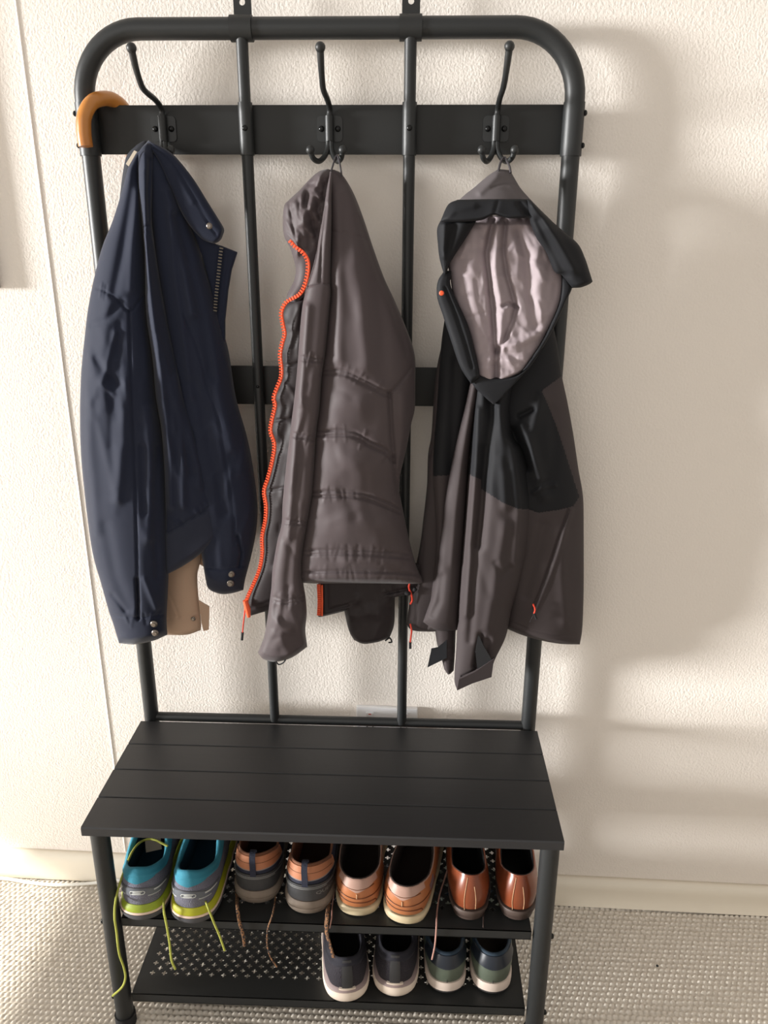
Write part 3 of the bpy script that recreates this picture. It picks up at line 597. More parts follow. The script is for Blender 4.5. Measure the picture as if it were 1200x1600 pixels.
# ------------------------------------------------------------------ rain jacket with hood
def rain_jacket():
    t = empty('jacket', atY(785,262,-.05), 'charcoal and black hooded rain jacket with mauve lining hanging from the right hook', 'jacket'); o = np.array(t.location); kw = dict(off=o)
    BK, GR = M['rain_bk'], M['rain_gr']
    # rear cuff peeping out at the bottom left
    rc = piece('right_sleeve', GR, t, [(672,900),(680,985),(684,1010),(690,1030),(694,1046)], [(716,900),(712,985),(711,1020),(709,1048)], B=[(694,1046),(701,1054),(709,1048)], y=-.030, bulge=.02, back=.006, folds=seam([(684,1008),(698,1012),(712,1010)],-.002,1.5)+seam([(685,1026),(698,1032),(711,1030)],-.004,2.5), **kw)
    flap('cuff_tab', BK, rc, [(698,1000),(684,1012),(674,1014),(668,1043),(681,1036),(698,1028)], [-.052,-.048,-.048,-.047,-.047,-.052], .002, **kw)
    # left front: narrow dark edge piece, then panel
    piece('left_front_edge', GR, t, [(690,540),(683,573),(678,620),(674,680),(669,710),(667,760),(661,815),(657,848),(649,890),(641,935),(635,976)], [(720,540),(712,640),(708,740),(705,840),(700,920),(694,986)], B=[(635,976),(645,985),(670,987),(694,986)], y=-.030, bulge=.02, back=.006, folds=seam([(662,850),(652,920),(650,984)],-.002,1.5)+seam([(638,971),(668,974)],-.002,1.3)+[([(672,620),(674,700),(670,712)],-.005,3)], **kw)
    cord('zip_pull', M['red'], t, [(641,975,-.045),(643,985,-.046),(642,996,-.045),(641,1004,-.044)], .0015, **kw); cord('pull_tip', M['black'], t, [(641,1003,-.044),(641,1013,-.043)], .0022, **kw)
    bz = [([(640,480),(760,480),(730,700),(722,742),(710,742),(676,744),(660,744)],1)]
    piece('left_front', GR, t, [(696,490),(690,533),(686,580),(682,640),(678,690),(676,743),(680,820),(679,880),(672,940),(668,984)], [(745,500),(740,560),(735,620),(722,690),(712,745),(706,800),(704,880),(700,986)], y=-.044, bulge=.022, back=.02, zones=bz, mats=[GR,BK], res=1.6,
        folds=[([(712,560),(708,640),(704,720),(700,840)],-.004,8)]+seam([(676,744),(710,742)],-.0012,1.2), **kw)
    # folded charcoal side strip
    piece('side_panel', GR, t, [(742,560),(730,620),(712,695),(697,770),(685,860),(678,920),(661,972)], [(756,560),(744,640),(734,710),(728,800),(722,890),(716,984)], B=[(661,972),(680,984),(700,986),(716,984)], y=[-.058,-.060,-.060], bulge=.026, back=.02, folds=[([(735,640),(722,720),(712,800),(706,880)],.003,6),([(690,900),(686,940),(676,960)],-.004,5)], **kw)
    # right-hand body
    L = [(776,480),(772,600),(776,700),(784,800),(788,880),(786,981)]
    R = [(862,500),(870,535),(878,587),(887,630),(896,680),(904,734),(911,776),(912,830),(912,920),(910,980),(906,1007)]
    zones = [([(740,440),(880,440),(880,586),(846,611),(851,620),(869,665),(884,710),(905,776),(896,791),(870,797),(842,801),(827,797),(740,800)],1)]
    rb = piece('right_front', GR, t, L, R, B=[(786,981),(791,982),(815,992),(842,1000),(875,1006),(906,1007)], y=[-.040,-.046,-.046,-.044], bulge=[.03,.042,.045,.036], back=.02, res=1.5, sharp=2.2, pbot=.01, mats=[GR,BK], zones=zones,
        folds=seam([(846,611),(851,620),(869,665),(884,710),(905,776),(896,791),(870,797),(842,801),(827,797)],-.0012,1.2)+seam([(794,970),(842,988),(905,995)],-.0012,1.3)
        +[([(888,797),(875,836),(854,899),(834,950)],-.004,2.2),([(893,797),(881,836),(860,899),(838,950)],.003,4),([(845,620),(830,680),(835,740),(850,775)],.006,9),([(862,640),(868,700),(860,760)],-.004,9),([(800,672),(812,700),(824,730)],-.010,6),([(815,665),(830,700),(845,745)],.008,7),([(812,650),(832,640)],-.006,4),([(835,770),(850,760),(866,758)],.004,4),([(880,830),(878,900),(884,970)],.004,10),([(850,820),(835,880),(822,930)],-.004,8)], **kw)
    cord('pocket_pull', M['red'], rb, [(833,944,-.094),(836,952,-.094),(834,960,-.093)], .0013, **kw); cord('pull_tip', M['black'], rb, [(834,958,-.093),(838,967,-.092)], .002, **kw); cord('pull_cord', M['black'], rb, [(834,960,-.093),(828,972,-.092)], .0006, **kw)
    # near sleeve
    L = [(748,560),(744,600),(740,640),(735,700),(731,750),(726,820),(718,920),(713,1010),(710,1060),(714,1078)]
    R = [(812,560),(802,600),(797,640),(802,680),(818,705),(827,740),(831,793),(826,850),(815,900),(800,950),(790,995),(772,1034),(768,1057)]
    zones = [([(700,500),(840,500),(840,793),(827,796),(810,795),(785,785),(752,764),(752,750),(733,741),(700,735)],1)]
    sl = piece('left_sleeve', GR, t, L, R, B=[(714,1078),(728,1071),(768,1057)], y=[-.068,-.070,-.072,-.070,-.064], bulge=[.024,.034,.038,.036,.022], back=.03, res=1.5, pbot=.01, mats=[GR,BK], zones=zones,
        folds=[([(770,600),(764,680),(756,760),(748,850)],-.010,9),([(745,640),(742,740),(734,850),(728,960)],.006,6),([(757,700),(752,800),(742,900),(734,1000)],-.004,6),([(800,690),(806,740),(812,800),(806,880)],.006,9),([(780,640),(786,720),(790,790)],.005,8),([(806,660),(800,680),(806,692)],-.009,4),([(775,880),(785,900),(800,885)],-.003,5),([(790,820),(775,900),(762,980)],.004,9)]
        +[([(752,993),(748,1015),(744,1040)],-.008,5),([(762,1000),(760,1020)],-.006,6)]+seam([(722,1057),(745,1046),(771,1030)],-.003,1.8)+ridges(8,(730,640,810,940),88,10,(60,140),(6,10),.0018), **kw)
    flap('cuff_gap_shade', M['black'], sl, [(747,990),(756,1010),(770,1034),(746,1046),(743,1020)], -.0955, .003, **kw)  # black sheet stands in for the shaded inside of the cuff
    flap('cuff_strap', GR, sl, [(714,1079),(717,1062),(742,1050),(772,1029),(768,1058),(738,1068)], [-.088,-.096,-.099,-.096,-.092,-.096], .005, **kw)
    # hood: mauve lined bowl, then rim, brim, wing and peak
    L = [(728,336),(714,362),(702,388),(700,412),(704,437),(709,467),(722,507),(738,560),(742,590)]
    R = [(842,338),(856,365),(868,388),(878,415),(882,440),(878,472),(863,507),(845,541),(817,582)]
    F = [([(771,344),(760,395),(763,427),(769,480),(775,555),(775,590)],-.012,5),([(790,347),(786,389),(791,427),(806,480),(801,501),(790,528),(777,549)],-.010,4),([(776,350),(774,420),(784,480),(784,540)],.006,7),([(811,360),(822,400),(827,453),(836,507)],-.006,8),([(740,360),(735,430),(745,520),(755,575)],.005,12),([(835,380),(848,440),(838,500)],.004,12),([(786,478),(796,474),(808,480)],-.008,3),([(800,540),(825,530),(850,515)],.006,7)]
    F += ridges(90,(705,350,870,580),75,40,(15,70),(3,7),.0014)+ridges(18,(780,520,860,580),20,25,(20,50),(3,6),.0018)
    piece('hood_lining', M['lining'], t, L, R, B=[(742,590),(775,600),(817,582)], y=[-.074,-.076,-.084,-.094], bulge=.020, back=.02, res=1.7, folds=F, sharp=3, **kw)
    piece('chin_guard', BK, t, [(728,572),(738,600),(758,621),(771,632)], [(848,545),(822,580),(805,598),(785,620),(771,632)], T=[(728,572),(745,584),(774,590),(814,583),(848,545)], y=[-.104,-.098], bulge=.010, back=.02, sharp=4, pbot=0, folds=seam([(738,588),(775,595),(815,586)],-.001,1), **kw)
    piece('left_rim', BK, t, [(695,422),(684,440),(683,464),(692,493),(705,533),(719,573),(736,600)], [(705,424),(704,445),(714,470),(731,507),(741,545),(748,575),(750,590)], y=[-.092,-.098,-.108,-.112], bulge=.010, back=.03, sharp=3.5, folds=seam([(696,450),(712,490),(727,535),(738,575)],-.003,2), **kw)
    piece('right_rim', BK, t, [(877,430),(877,447),(873,475),(859,509),(841,543),(813,583)], [(880,427),(894,446),(884,472),(868,507),(846,547),(826,577)], y=[-.086,-.092,-.100,-.104], bulge=.008, back=.03, sharp=3.5, **kw)
    stud('snap', M['orange'], t, 690, 458, -.1105, .0035, **kw)
    # peak of the hood
    piece('hood_crown', M['rain_pk'], t, [(779,264),(762,275),(742,292),(720,310),(700,335)], [(797,266),(806,282),(815,296),(835,318),(862,345)], B=[(700,335),(780,330),(862,345)], y=[-.050,-.068,-.085], bulge=[.012,.026,.030], back=.03, res=2, folds=seam([(768,293),(790,288),(808,291),(818,299)],-.0022,1.8)+[([(776,275),(750,300)],.004,6),([(800,290),(830,325)],.003,6)], **kw)
    piece('hood_brim', BK, t, [(715,312),(700,320),(688,346)], [(826,311),(836,322),(840,346)], T=[(715,312),(770,311),(826,311)], B=[(688,346),(718,347),(752,344),(772,336),(795,341),(826,341),(840,346)], y=[-.106,-.120], bulge=.012, back=.014, sharp=5, ptop=.15, pbot=.1, folds=[([(778,314),(772,336)],-.002,3),([(690,344),(712,328),(740,322)],.003,5),([(812,318),(826,334)],-.004,5)], **kw)
    piece('left_wing', BK, t, [(688,345),(683,358),(684,380),(687,405),(694,430)], [(745,344),(728,372),(711,398),(702,414),(697,430)], y=[-.105,-.090], bulge=.014, back=.02, sharp=3, folds=[([(694,350),(694,400)],.004,5),([(712,350),(700,390)],-.004,6)], **kw)
    piece('right_wing', BK, t, [(824,312),(827,341),(838,371),(854,395),(866,424),(878,430),(894,450)], [(828,312),(853,337),(880,361),(903,381),(914,403),(921,424),(926,440)], T=[(824,312),(828,312)], B=[(894,450),(908,449),(921,444),(926,440)], y=[-.116,-.112,-.100,-.094], bulge=[.010,.018,.022,.018], back=.02, sharp=2.6, folds=[([(834,322),(868,372),(896,420)],.006,8),([(842,345),(866,395),(884,430)],-.005,7)], **kw)
    cord('hanging_loop', M['loop'], t, [(778,272,-.064),(780,262,-.060),(783,252,-.052),(788,246,-.045),(792,252,-.052),(796,260,-.060),(798,270,-.064)], .0016, **kw)
rain_jacket()

# ------------------------------------------------------------------ shoes
M.update(
 sole_grey=mat('grey rubber outsole', (76,76,80), .7), sole_pink=mat('pale midsole foam', (222,196,180), .7), foam_yellow=mat('yellow green foam', (176,176,36), .55), foam_lime=mat('lime foam', (146,162,44), .55),
 mesh_grey=mat('grey lilac mesh', (112,112,126), .8, bump=(620,.8,'voronoi')), grey_film=mat('grey printed overlay', (96,100,108), .45), silver=mat('reflective print', (196,198,196), .4), teal=mat('teal padded collar', (48,128,150), .85, bump=(700,.3)), teal_dk=mat('teal sock lining', (16,56,74), .9),
 lace_y=mat('yellow lace', (172,176,78), .8, bump=(900,.3)), label2=mat('insole label', (150,140,128), .8),
 taupe=mat('taupe rubber', (134,122,110), .75, var=((118,104,92),40,.3)), rand=mat('dark grey rubber rand', (52,52,54), .5, var=((64,64,66),30,.3)), rand_lt=mat('grey rubber print', (132,132,130), .6), leather_or=mat('orange tan leather', (176,114,80), .6, bump=(300,.15)), navy_sh=mat('navy shoe mesh', (32,36,54), .8, bump=(500,.4)), greytrim=mat('grey piping', (130,124,124), .6), suede=mat('brown suede', (120,78,56), .9),
 speck=mat('speckled brown black lace', (150,108,72), .85, var=((28,28,36),420,.04)),
 cream=mat('cream rubber', (206,190,156), .6, bump=(200,.1)), tan=mat('tan leather', (170,106,66), .42, bump=(160,.08), coat=.1), tan_lt=mat('worn pinkish leather', (176,142,128), .45), tan_dk=mat('brown stitching', (110,62,36), .6), lin_br=mat('dark brown lining', (44,34,30), .8), pinklace=mat('dusty pink lace', (178,136,124), .8), greylogo=mat('grey stamped patch', (126,104,106), .5),
 cognac=mat('cognac polished leather', (124,62,36), .32, coat=.2, bump=(120,.04)), sole_br=mat('brown stacked sole', (78,64,58), .6), blacklin=mat('black lining', (16,15,16), .8), stitch=mat('pale stitching', (206,168,130), .6), darklace=mat('dark brown lace', (62,48,44), .6),
 white_fm=mat('off white foam', (232,216,200), .6, bump=(60,.1,'noise',(1,1,.2))), mauve=mat('mauve foam insert', (150,132,130), .6), knit=mat('dark aubergine knit', (38,34,42), .85, bump=(520,.6,'voronoi')), knit_lin=mat('slate sock lining', (34,33,42), .9), heelgrey=mat('grey heel strip', (50,50,52), .55),
 olive=mat('sage green leather', (88,97,84), .5, bump=(220,.1)), navy_pad=mat('navy glossy collar', (34,40,50), .35), white_rb=mat('white rubber', (222,206,194), .55), under=mat('dark outsole', (60,56,56), .7), lin_ol=mat('brown lining', (54,46,40), .8), blue_lin=mat('blue collar lining', (36,54,70), .8))

S_ = np.array([0,.03,.1,.2,.35,.5,.62,.72,.82,.9,.96,1.0]); W_ = np.array([0,.0240,.0350,.0375,.0355,.0365,.0400,.0420,.0400,.0335,.0225,0])
_q = np.sqrt(np.clip(S_*(1-S_), 1e-9, 1)); _r = W_/_q; _r[0] = _r[1]*1.06; _r[-1] = _r[-2]*.98
def halfw(s): return np.interp(s, S_, _r)*np.sqrt(np.clip(s*(1-s), 0, 1))
NPH = 72
class Shoe:
    """built from its sole outline: phi 0 at the heel, pi at the toe, + on the right side"""
    def __init__(s, name, label, x, y, z, rot=0, foot=1, L=.285, wid=1.0, zs=(.034,.024), hz=.088, side=.062, throat=.085, s0=.035, s1=.50, rw=.0285, bulge=.003, inset=.003, peak=.0, tilt=0, group=None):
        s.L, s.wid, s.zs, s.hz, s.side, s.thr, s.s0, s.s1, s.rw, s.bul, s.ins, s.peak, s.foot = L, wid, zs, hz, side, throat, s0, s1, rw, bulge, inset, peak, foot
        s.t = empty(name, (x, y, z), label, 'shoe', group); s.t.rotation_euler = (tilt, 0, rot)
        s.ph = np.linspace(-PI, PI, NPH+1)[:-1]
    def outline(s, ph, off=0):
        a = np.abs(ph); q = (1-np.cos(a))/2; x = halfw(q)*s.wid; y = q*s.L; sg = np.sign(ph)
        cx = -s.foot*.010*np.clip((q-.35)/.65, 0, 1)**1.3*1.0+s.foot*.003*np.exp(-((q-.45)/.15)**2)
        # outward normal by finite differences
        e = 1e-3; q2 = (1-np.cos(np.minimum(a+e, PI)))/2; q1 = (1-np.cos(np.maximum(a-e, 0)))/2
        tx = (halfw(q2)-halfw(q1))*s.wid; ty = (q2-q1)*s.L; n = np.hypot(tx, ty)+1e-12
        nx, ny = ty/n, -tx/n; k0 = a < 2e-3; nx = np.where(k0, 0, nx); ny = np.where(k0, -1, ny); k1 = a > PI-2e-3; nx = np.where(k1, 0, nx); ny = np.where(k1, 1, ny)
        return sg*x+cx+sg*nx*off, y+ny*off, sg*nx, ny, q
    def zsole(s, q, h, tspring=True): return h[0]+(h[1]-h[0])*np.clip((q-.15)/.5, 0, 1)
    def spring(s, q): return .010*np.clip((q-.75)/.25, 0, 1)**2+.003*np.clip((.06-q)/.06, 0, 1)
    def rim(s, ph):
        a = np.abs(ph); q = (1-np.cos(a))/2; g = 1-(1-q)**2.1; sr = s.s0+(s.s1-s.s0)*g
        x = s.rw*(4*np.clip(g*(1-g), 0, .25))**.42; x = np.minimum(x, s.rw); y = sr*s.L
        k = 3*g*g-2*g**3
        z = s.hz*(1-np.clip(g/.35,0,1)**1.2)+s.side*np.clip(g/.35,0,1)**1.2; z = np.where(g > .35, s.side+(s.thr-s.side)*((np.clip(g,.35,1)-.35)/.65)**1.3, z)
        z = z+s.peak*np.exp(-(a/.28)**2)
        return np.sign(ph)*x+s.foot*.002*g, y, z
    def surf(s, ph, t, off=0):
        ph = np.asarray(ph, float); t = np.asarray(t, float)
        bx, by, nx, ny, q = s.outline(ph, -s.ins); rx, ry, rz = s.rim(ph); zb = s.zsole(q, s.zs)+s.spring(q)*.8
        k = np.clip((q-.30)/.45, 0, 1); k = k*k*(3-2*k); b = t*(1-k)+k*t**.52
        bl = s.bul*(1-k*.5)*np.sin(PI*np.clip(t,0,1))+off
        x = bx+(rx-bx)*t+nx*bl; y = by+(ry-by)*t+ny*bl; z = zb+(rz-zb)*b+k*off*.8+k*.006*np.sin(PI*t)
        return np.stack([x, y, z], -1)
    def grid(s, name, rows, m, parent=None, close=True, smooth=True):
        n = len(rows[0]); V = np.concatenate(rows); F = []
        for i in range(len(rows)-1):
            for j in range(n if close else n-1): F.append((i*n+j, i*n+(j+1) % n, (i+1)*n+(j+1) % n, (i+1)*n+j))
        b = MB(); b.add(V, F); return b.build(name, m, parent or s.t, sharp=50)
    def sole(s, layers, name='sole'):
        """layers: (name, material, z0(heel,toe), z1(heel,toe), off_bottom, off_top, bulge)"""
        for nm, m, z0, z1, o0, o1, bl in layers:
            rows = []; K = 6
            def ring(off, zz, tt):
                x, y, _, _, q = s.outline(s.ph, off); return np.stack([x, y, s.zsole(q, zz)+s.spring(q)], -1)
            c0 = ring(o0-.012, z0, 0); c0[:, :2] = c0[:, :2]*.3+np.array([0, s.L*.5])*.7; rows.append(c0)
            for i in range(K+1):
                f = i/K; rows.append(ring(o0*(1-f)+o1*f+bl*math.sin(PI*f), (z0[0]*(1-f)+z1[0]*f, z0[1]*(1-f)+z1[1]*f), f))
            c1 = ring(o1-.012, (z1[0]-.007, z1[1]-.007) if nm == layers[-1][0] else z1, 1); c1[:, :2] = c1[:, :2]*.3+np.array([0, s.L*.5])*.7; rows.append(c1)
            V = np.concatenate(rows); n = NPH; F = [(i*n+j, i*n+(j+1) % n, (i+1)*n+(j+1) % n, (i+1)*n+j) for i in range(len(rows)-1) for j in range(n)]
            F += [tuple(range(n-1, -1, -1)), tuple((len(rows)-1)*n+j for j in range(n))]
            b = MB(); b.add(V, F); b.build(nm, m, s.t, sharp=45)
    def upper(s, m, t1=1.0, K=14, name='upper'):
        s.grid(name, [s.surf(s.ph, t) for t in np.linspace(-.04, t1, K)], m)
    def inside(s, m, mi, pad=.006, depth=.020, t0=1.0, collar=None, tcol=.8):
        rx, ry, rz = s.rim(s.ph); T = s.surf(s.ph, np.ones(NPH)); cx, cy = 0.0, ry.mean(); d = np.stack([cx-T[:, 0], np.clip(cy-T[:, 1], -.06, .06)], -1); d /= np.linalg.norm(d, axis=1)[:, None]+1e-9
        rows = []
        if collar is not None:
            for t in np.linspace(tcol, 1, 6): rows.append(s.surf(s.ph, np.full(NPH, t), .0012+.002*math.sin(PI*(t-tcol)/(1-tcol)*.9)))
            base = rows[-1]
        else: base = T
        r2 = []
        for a in np.linspace(0, PI, 7):
            P = base.copy(); P[:, :2] += d*(pad/2*(1-math.cos(a))); P[:, 2] += pad*.5*math.sin(a); r2.append(P)
        q = (1-np.cos(np.abs(s.ph)))/2; zi = s.zsole(q, s.zs)+.0032; E = r2[-1]
        low = []
        for f in (.3, .65, 1.0):
            P = E.copy(); P[:, 2] = E[:, 2]*(1-f)+zi*f; ox, oy, _, _, _ = s.outline(s.ph, -.008-.000)
            k = f*.55; P[:, 0] = P[:, 0]*(1-k)+ox*k*.95; P[:, 1] = P[:, 1]*(1-k)+np.minimum(oy, s.L*(s.s1+.12))*k; low.append(P)
        if collar is not None:
            s.grid('collar', rows+r2, collar); s.grid('lining', [r2[-1]]+low, m)
        else: s.grid('lining', r2+low, m)
        P = low[-1]; c = P.mean(0); n = NPH; b = MB(); b.add(list(P+np.array([0,0,.0004]))+[c+np.array([0,0,.0004])], [(j, (j+1) % n, n) for j in range(n)]); b.build('insole', mi, s.t)
    def patch(s, name, m, p0, p1, lo, hi, off=.0012, n=24, k=6, parent=None):
        ph = np.linspace(p0, p1, n); f = lambda g, p: g(p) if callable(g) else np.full(n, g, float)
        L_, H_ = f(lo, ph), f(hi, ph); rows = [s.surf(ph, L_, -.0006)]+[s.surf(ph, L_+(H_-L_)*i/k, off) for i in range(k+1)]+[s.surf(ph, H_, -.0006)]
        return s.grid(name, rows, m, parent, close=False)
    def line(s, name, m, pts, r=.0006, off=.0006, n=40, parent=None):
        C = spl(pts, n); P = s.surf(C[:, 0], C[:, 1], off); b = MB(); b.tube(P, r, 6); return b.build(name, m, parent or s.t)
    def lines(s, name, m, lst, r=.0006, off=.0006):
        b = MB()
        for pts in lst: C = spl(pts, 30); b.tube(s.surf(C[:, 0], C[:, 1], off), r, 6)
        return b.build(name, m, s.t)
    def tongue(s, m, w=.021, h=.022, m2=None):
        rows = []; xs = np.linspace(-1, 1, 13)
        y0 = s.L*s.s1; z0 = s.thr
        for th, sgn in ((.003, 1),):
            out = []
            for v in np.linspace(0, 1, 8):
                yy = y0+.02-.055*v*(1.0); zz = z0-.012+(h+.012)*v-.010*(1-v)
                ww = w*(1-.25*max(0, v-.75)/.25)
                out.append(np.stack([xs*ww, yy+.006*xs**2*1.4, zz-.010*xs**2], -1))
            back = [p+np.array([0, .006, .004]) for p in out[::-1]]
            rows = out+back
        V = np.concatenate(rows); n = 13; F = [(i*n+j, i*n+j+1, (i+1)*n+j+1, (i+1)*n+j) for i in range(15) for j in range(n-1)]
        F += [(15*n+j, 15*n+j+1, j+1, j) for j in range(n-1)]
        F += [tuple(i*n for i in range(16)), tuple(i*n+n-1 for i in range(15, -1, -1))]
        b = MB(); b.add(V, F); return b.build('tongue', m, s.t)
    def laces(s, m, rows=5, r=.0019, span=.30):
        b = MB()
        for i in range(rows):
            t = .94-.13*i; a = 2.55+.0*i
            for sg in (1, -1):
                P0 = s.surf(np.array([sg*(a-.10)]), np.array([t]), .002)[0]; P1 = s.surf(np.array([-sg*(a+.02)]), np.array([t-.09]), .002)[0]; Mx = (P0+P1)/2+np.array([0,0,.003])
                b.tube(spl([P0, Mx, P1], 12), r, 6, flat=.6)
        return b.build('lace', m, s.t)
    def hang(s, m, pts, r=.0015, flat=None, name='lace_end'):
        P = []
        for p in pts: P.append(atZ(p[0], p[1], p[3]) if p[2] is None else atY(p[0], p[1], p[2]))
        Mi = np.array(Matrix.Translation(s.t.location) @ s.t.rotation_euler.to_matrix().to_4x4()); Mi = np.linalg.inv(Mi)
        P = np.array(P); P = P @ Mi[:3, :3].T+Mi[:3, 3]; b = MB(); b.tube(spl(P, 90), r, 8, flat=flat); return b.build(name, m, s.t)
    def text(s, body, p0, t0, size, m):
        cu = bpy.data.curves.new('c', 'FONT'); cu.body = body; cu.size = 1; co = bpy.data.objects.new('tmp', cu); COL.objects.link(co)
        dg = bpy.context.evaluated_depsgraph_get(); me = bpy.data.meshes.new_from_object(co.evaluated_get(dg)); COL.objects.unlink(co); bpy.data.objects.remove(co)
        bm = bmesh.new(); bm.from_mesh(me); bmesh.ops.subdivide_edges(bm, edges=[e for e in bm.edges if e.calc_length() > .2], cuts=2)
        # walk along the surface so that letters keep their proportions
        for v in bm.verts:
            px, pz = v.co.x*size, v.co.y*size; ph = p0+px/.052; tt = t0+pz/(s.hz-s.zs[0]); q = s.surf(np.array([ph]), np.array([tt]), .0032)[0]; v.co = Vector(q)
        return from_bm('printed_lettering', bm, m, s.t)

ZU, ZL = .2392, .0732
def runner(x, y, rot, foot, lab, foam, lace=None):
    s = Shoe('running_shoe', lab, x, y, ZU, rot, foot, L=.290, wid=.99, zs=(.027,.021), hz=.086, side=.066, throat=.094, s0=.035, s1=.52, rw=.0325, bulge=.0045, peak=.006, group=None)
    s.sole([('outsole', M['sole_grey'], (0,0), (.013,.006), .000,.0050,.0015), ('midsole_stripe', M['sole_pink'], (.0125,.0055), (.0170,.010), .0034,.0030,.0008), ('midsole', foam, (.0165,.0095), (.0285,.0225), .0024,-.0020,.0016)])
    s.upper(M['mesh_grey']); s.inside(M['teal_dk'], M['teal_dk'], pad=.010, collar=M['teal'], tcol=.86)
    s.patch('heel_pad', M['teal'], -.46, .46, lambda p: .70+.16*np.abs(p)/.46, .97, .0022)
    s.patch('heel_overlay', M['grey_film'], -.85, .85, lambda p: .36+.03*np.cos(p*4), lambda p: .56+.03*np.cos(p*3), .0010, 30)
    s.lines('heel_logo', M['silver'], [[(-.13,.50),(-.16,.46),(-.12,.415),(.0,.41),(.12,.415),(.16,.46),(.13,.505),(0,.51),(-.13,.50)], [(.10,.485),(-.05,.485),(-.08,.465),(0,.458),(.07,.447),(.05,.43),(-.10,.432)]], .0007, .0016)
    s.patch('reflective_stripe', M['silver'], .36, .72, .46, .50, .0018, 10, 2); s.patch('reflective_stripe', M['silver'], .22, .52, .33, .345, .0016, 10, 2)
    s.patch('reflective_stripe', M['silver'], -.66, -.40, .50, .55, .0018, 10, 2); s.patch('reflective_stripe', M['silver'], -.52, -.30, .37, .395, .0016, 10, 2)
    s.lines('overlay_edge', M['sole_grey'], [[(-.85,.58),(-.45,.62),(-.2,.60),(0,.575),(.25,.56),(.45,.52),(.85,.50)]], .0009)
    s.tongue(M['teal'], .020, .020); s.laces(M['lace_y'])
    return s
sh = runner(-.298, -.280, .06, -1, 'grey running shoe with lime heel foam and teal collar, nearest the left front leg', M['foam_lime'])
sh.hang(M['lace_y'], [(262,1322,None,.315),(240,1312,None,.315),(225,1313,None,.31),(211,1324,None,.32),(200,1345,None,.315),(189,1375,None,.30),(181,1405,None,.285),(179,1432,-.302),(182,1455,-.296),(186,1489,-.291),(193,1510,-.291),(196,1527,-.292),(191,1542,-.293),(176,1556,-.294)], .0019)
flp = None
b = MB(); b.box((0,.105,.060), (.026,.022,.001), rotm(.5,0,.3)); b.build('insole_label', M['label2'], sh.t)
sh = runner(-.215, -.283, .02, 1, 'grey running shoe with bright yellow heel foam and teal collar, right of the lime one', M['foam_yellow'])
sh.hang(M['lace_y'], [(256,1400,None,.26),(256,1423,-.287),(260,1444,-.290),(265,1474,-.290),(268,1500,-.290),(274,1514,-.290)], .0018)
sh.hang(M['lace_y'], [(316,1395,None,.26),(325,1418,-.287),(334,1441,-.290),(343,1462,-.290),(351,1485,-.290)], .0018)

def hiker(x, y, rot, foot, lab):
    s = Shoe('hiking_shoe', lab, x, y, ZU, rot, foot, L=.290, wid=1.03, zs=(.023,.021), hz=.094, side=.070, throat=.100, s0=.03, s1=.50, rw=.0345, bulge=.0035)
    s.sole([('outsole', M['taupe'], (0,0), (.014,.012), -.002,.0030,.001), ('midsole', M['taupe'], (.0135,.0115), (.0245,.022), .0022,-.0015,.0012)])
    s.upper(M['navy_sh']); s.inside(M['suede'], M['lin_br'], pad=.005)
    s.patch('heel_rand', M['rand'], -1.5, 1.5, -.02, lambda p: .50+.04*np.cos(2*p), .0022, 40)
    s.patch('ankle_collar', M['leather_or'], -.95, .95, lambda p: .70-.04*np.cos(2*p)+.0*p, 1.0, .0022, 36)
    s.lines('collar_piping', M['greytrim'], [[(p, .695-.04*math.cos(2*p)) for p in np.linspace(-.95, .95, 12)]], .0011, .0016)
    s.lines('rand_edge', M['rand_lt'], [[(p, .44+.03*math.cos(2*p)) for p in np.linspace(-1, 1, 12)], [(p, .40+.03*math.cos(2*p)) for p in np.linspace(-.5, .5, 10)]], .0006, .0022)
    s.lines('collar_stitching', M['suede'], [[(p, .84) for p in np.linspace(-.8, .8, 12)]], .0005, .0022)
    b = MB(); P = [s.surf(np.array([0.]), np.array([t]), o)[0] for t, o in ((.52,.003),(.66,.0045),(.80,.006),(.92,.009),(1.03,.010))]; P += [P[-1]+np.array([0,.006,.007]), P[-1]+np.array([0,.016,.004]), P[-1]+np.array([0,.019,-.010])]
    C = spl(P, 30); W = .0048
    for k, p in enumerate(C[:-1]):
        pass
    b.tube(C, .0022, 8, flat=1); b2 = MB(); V = []; F = []
    for k, p in enumerate(C):
        T = C[min(k+1, 29)]-C[max(k-1, 0)]; T /= np.linalg.norm(T); N = np.cross((1,0,0), T)
        V += [p+np.array([-W,0,0])-N*.0011, p+np.array([W,0,0])-N*.0011, p+np.array([W,0,0])+N*.0011, p+np.array([-W,0,0])+N*.0011]
    for k in range(29):
        for j in range(4): F.append((k*4+j, k*4+(j+1) % 4, k*4+4+(j+1) % 4, k*4+4+j))
    F += [(0,1,2,3), (116,119,118,117)]; b2.add(V, F); b2.build('pull_loop', M['navy_sh'], s.t, sharp=60)
    s.tongue(M['leather_or'], .022, .012); s.laces(M['speck'])
    return s
sh = hiker(-.119, -.240, .02, -1, 'matte grey hiking shoe with tan collar, set further back than its mate')
sh.hang(M['speck'], [(372,1325,None,.30),(371,1345,None,.28),(370,1375,None,.258),(370,1398,None,.244),(371,1420,-.276),(374,1440,-.2775),(380,1462,-.278),(382,1478,-.278)], .0026, flat=.5)
sh.hang(M['speck'], [(438,1335,None,.285),(434,1361,None,.265),(431,1385,None,.25),(430,1405,None,.243),(426,1428,-.277),(418,1453,-.278),(418,1480,-.278),(424,1498,-.278),(433,1511,-.278)], .0013)
sh = hiker(-.032, -.258, -.03, 1, 'scuffed hiking shoe with lettering on the heel, nearer the shelf edge than its mate')
sh.text('QUECHUA', .22, .27, .0085, M['rand_lt'])
